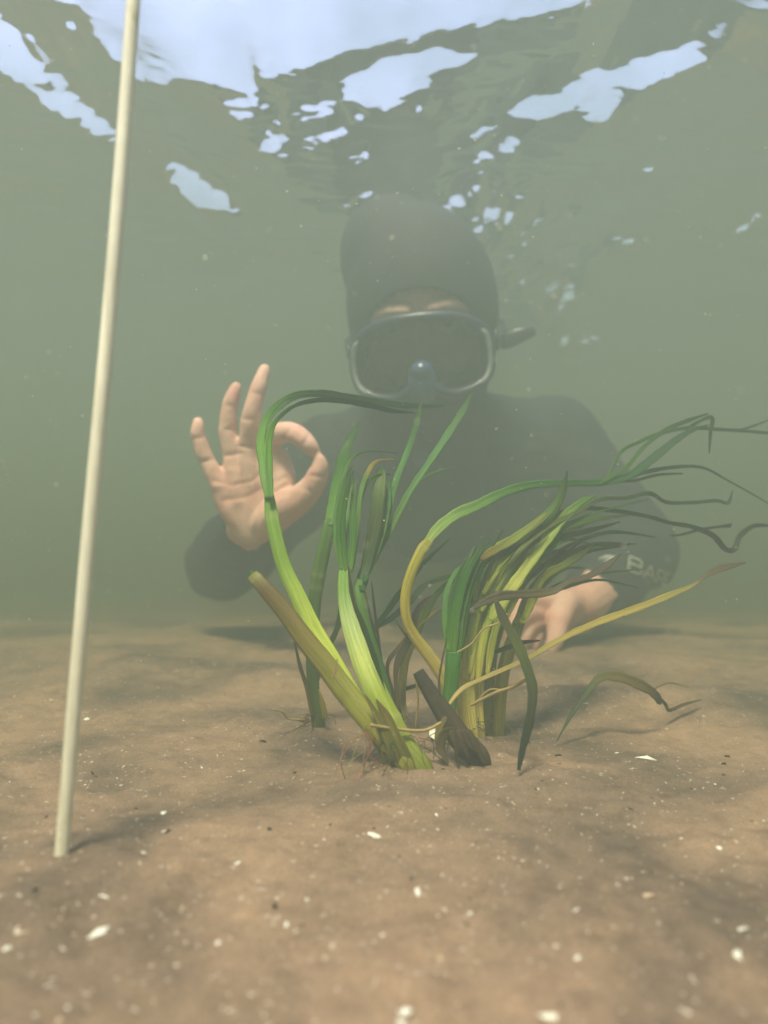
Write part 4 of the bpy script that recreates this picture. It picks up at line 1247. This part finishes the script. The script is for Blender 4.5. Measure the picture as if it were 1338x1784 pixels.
# neck seal / hood
hood = MB()
hood.add(*ellipsoid((0, 0.014, 0.022), (0.096, 0.114, 0.128), HM, 40, 28))
hood.add(*ellipsoid((0, -0.012, -0.045), (0.080, 0.086, 0.096), HM))
hood.add(*ellipsoid((0, -0.062, -0.098), (0.040, 0.036, 0.036), HM))
hood.add(*tube([hl(0, 0.03, -0.07), NK + Vector((0, 0.02, 0.0)), NK + Vector((0, 0.05, -0.07))], [0.075, 0.080, 0.095], 20, 6))
hood.add(*ellipsoid((-0.034, 0.03, 0.088), (0.066, 0.08, 0.082), HM))
hme = remesh(hood, 0.0045, 10)
bm = bmesh.new(); bm.from_mesh(hme)
inv = HM.inverted()
kill = []
for f in bm.faces:
    c = inv @ f.calc_center_median()
    if c.y < -0.015 and (c.x / 0.068) ** 2 + ((c.z + 0.012) / 0.056) ** 2 < 1: kill.append(f)
bmesh.ops.delete(bm, geom=kill, context='FACES')
bm.to_mesh(hme); bm.free()
hood_o = link('hood', hme, M_HOOD, person)
so = hood_o.modifiers.new('thickness', 'SOLIDIFY'); so.thickness = 0.005; so.offset = -1

# mask
MZ = -0.034
mask = empty('mask', HC)
mask.parent = person
mask.location = HC - person.location


def outline(a, s=1.0, nose=True):
    c, s_ = math.cos(a), math.sin(a)
    e = 2 / 2.9
    x = 0.0765 * s * math.copysign(abs(c) ** e, c)
    z = 0.043 * s * math.copysign(abs(s_) ** e, s_)
    z += 0.004 * math.cos(x * 20) - 0.002
    if nose and s_ < 0: z += 0.018 * math.exp(-(x / 0.019) ** 2)
    return x, z


NA = 96


def ring_pts(s, y0, bend, off=0.0):
    out = []
    for i in range(NA):
        x, z = outline(2 * math.pi * i / NA, s)
        out.append(hl(x, y0 + bend * x * x + off, MZ + z))
    return out


def loop_tube(mb, pts, r, n=10):
    V, F = [], []
    m = len(pts)
    cen = sum(pts, Vector()) / m
    for i in range(m):
        t = (pts[(i + 1) % m] - pts[i - 1]).normalized()
        f = (HM.to_3x3() @ Vector((0, -1, 0)))
        o_ = t.cross(f).normalized()
        for k_ in range(n):
            a = 2 * math.pi * k_ / n
            V.append(pts[i] + o_ * (r[0] * math.cos(a)) + f * (r[1] * math.sin(a)))
    for i in range(m):
        for k_ in range(n):
            F.append((i * n + k_, i * n + (k_ + 1) % n, ((i + 1) % m) * n + (k_ + 1) % n, ((i + 1) % m) * n + k_))
    mb.add(V, F)


mb = MB(); loop_tube(mb, ring_pts(1.0, -0.132, 4.0), (0.0055, 0.007))
mb.build('frame', M_FRAME, mask)
mb = MB()
loops = [ring_pts(1.0, -0.127, 4.0), ring_pts(0.97, -0.112, 5.0), ring_pts(0.93, -0.095, 6.5), ring_pts(0.90, -0.080, 8.0)]
for lp in loops: mb.v += [tuple(v) for v in lp]
for j in range(len(loops) - 1):
    for i in range(NA):
        mb.f.append((j * NA + i, j * NA + (i + 1) % NA, (j + 1) * NA + (i + 1) % NA, (j + 1) * NA + i))
sk = mb.build('skirt', M_RUBBER, mask)
sk.modifiers.new('thickness', 'SOLIDIFY').thickness = 0.002
mb = MB()
lp = ring_pts(0.97, -0.1335, 4.0)
inn = ring_pts(0.5, -0.1335, 4.0)
mb.v += [tuple(v) for v in lp] + [tuple(v) for v in inn] + [tuple(hl(0, -0.1335, MZ + 0.006))]
for i in range(NA):
    mb.f.append((i, (i + 1) % NA, NA + (i + 1) % NA, NA + i)); mb.f.append((NA + i, NA + (i + 1) % NA, 2 * NA))
mb.build('lens', M_GLASS, mask)
for a0, a1 in ((-38, 30), (150, 218)):
    pts = []
    for i in range(15):
        x, z = outline(R(a0 + (a1 - a0) * i / 14), 0.99)
        pts.append(hl(x, -0.140 + 4.0 * x * x, MZ + z))
    mb = MB(); mb.add(*tube(pts, [0.0012] + [0.0030] * 13 + [0.0012], 10, 3))
    mb.build('side_trim', M_TRIM, mask)
mb = MB()
mb.add(*ellipsoid((0, -0.124, MZ - 0.026), (0.018, 0.022, 0.026), HM))
mb.add(*ellipsoid((0, -0.134, MZ - 0.012), (0.013, 0.014, 0.012), HM))
link('nose_pocket', remesh(mb, 0.002, 6), M_NOSE, mask)
mb = MB()
for sgn in (-1, 1):
    V, F = [], []
    seg = 26
    for i in range(seg + 1):
        a = R(90) * i / seg
        x = sgn * (0.080 + 0.022 * math.sin(a * 1.3)) * math.cos(a * 0.99) if i > 4 else sgn * (0.080 + 0.018 * i / 4)
        y = -0.108 + (0.128 + 0.114) * (i / seg)
        xx = sgn * 0.102 * math.sqrt(max(0.0, 1 - ((max(y, -0.095) - 0.014) / 0.124) ** 2)) if y > -0.05 else sgn * (0.082 + (y + 0.108) / 0.058 * 0.008)
        for dz in (-0.011, 0.011): V.append(hl(xx, y, MZ + 0.012 + dz + 0.02 * i / seg))
    for i in range(seg): F.append((2 * i, 2 * i + 1, 2 * i + 3, 2 * i + 2))
    mb.add(V, F)
st_o = mb.build('strap', M_RUBBER, mask)
st_o.modifiers.new('thickness', 'SOLIDIFY').thickness = 0.003
mb = MB()
ta = hl(0.094, -0.02, MZ + 0.012)
limb(mb, [ta, P(880, 594, 0.87), P(905, 584, 0.865), P(924, 578, 0.865)], [0.010, 0.0105, 0.0095, 0.007], 14, 5, flat=0.3)
mb.build('strap_tail', M_RUBBER, mask)
for sx in (-1, 1):
    mb = MB(); mb.add(*ellipsoid((sx * 0.032, -0.074, 0.004), (0.0125, 0.0125, 0.0125), HM))
    e_ = mb.build('eye', M_EYE, person)
    mb = MB(); mb.add(*ellipsoid((sx * 0.032, -0.0835, 0.003), (0.006, 0.004, 0.006), HM))
    mb.build('iris', M_IRIS, e_)

# ------------------------------------------------------------------ suspended silt
mb = MB()
tet = [Vector((1, 0, -0.5)), Vector((-0.6, 0.8, -0.4)), Vector((-0.5, -0.9, -0.3)), Vector((0.1, 0.1, 0.8))]
for i in range(4200):
    d = 0.18 + 1.1 * random.random() ** 0.8
    px = random.uniform(-60, 1400); py = random.uniform(40, 1500)
    p = P(px, py, d)
    if p.z < gz(p.x, p.y) + 0.004 or p.z > SURF_Z - 0.05: continue
    r = random.choice([0.00015, 0.00018, 0.00022, 0.0003, 0.00036, 0.0005]) * random.uniform(0.7, 1.2)
    q = Matrix.Rotation(random.uniform(0, 6), 3, 'X') @ Matrix.Rotation(random.uniform(0, 6), 3, 'Z')
    sx = random.uniform(0.6, 2.0)
    mb.add([p + q @ Vector((v.x * r * sx, v.y * r, v.z * r)) for v in tet], [(0, 1, 2), (0, 3, 1), (1, 3, 2), (2, 3, 0)])
o = mb.build('suspended_silt', M_SPECK)
tag(o, 'pale specks of silt drifting in the murky water', 'silt', kind='stuff')

# ------------------------------------------------------------------ murky water body
bm = bmesh.new()
bmesh.ops.create_cube(bm, size=1)
for v in bm.verts:
    v.co = Vector((v.co.x * 44, 4 + v.co.y * 44, (-1.1 if v.co.z < 0 else SURF_Z + 0.10)))
me = bpy.data.meshes.new('haze'); bm.to_mesh(me); bm.free()
m, nt, out = new_mat('murky_water')
pv = node(nt, 'ShaderNodeVolumePrincipled')
pv.inputs['Color'].default_value = (0.166, 0.199, 0.178, 1)
pv.inputs['Absorption Color'].default_value = (0.160, 0.180, 0.050, 1)
pv.inputs['Density'].default_value = 2.1
pv.inputs['Anisotropy'].default_value = 0.2
nt.links.new(pv.outputs[0], out.inputs['Volume'])
hz = link('haze', me, m, smooth=False)
tag(hz, 'murky greenish water filling the whole view', 'murky water', kind='stuff')
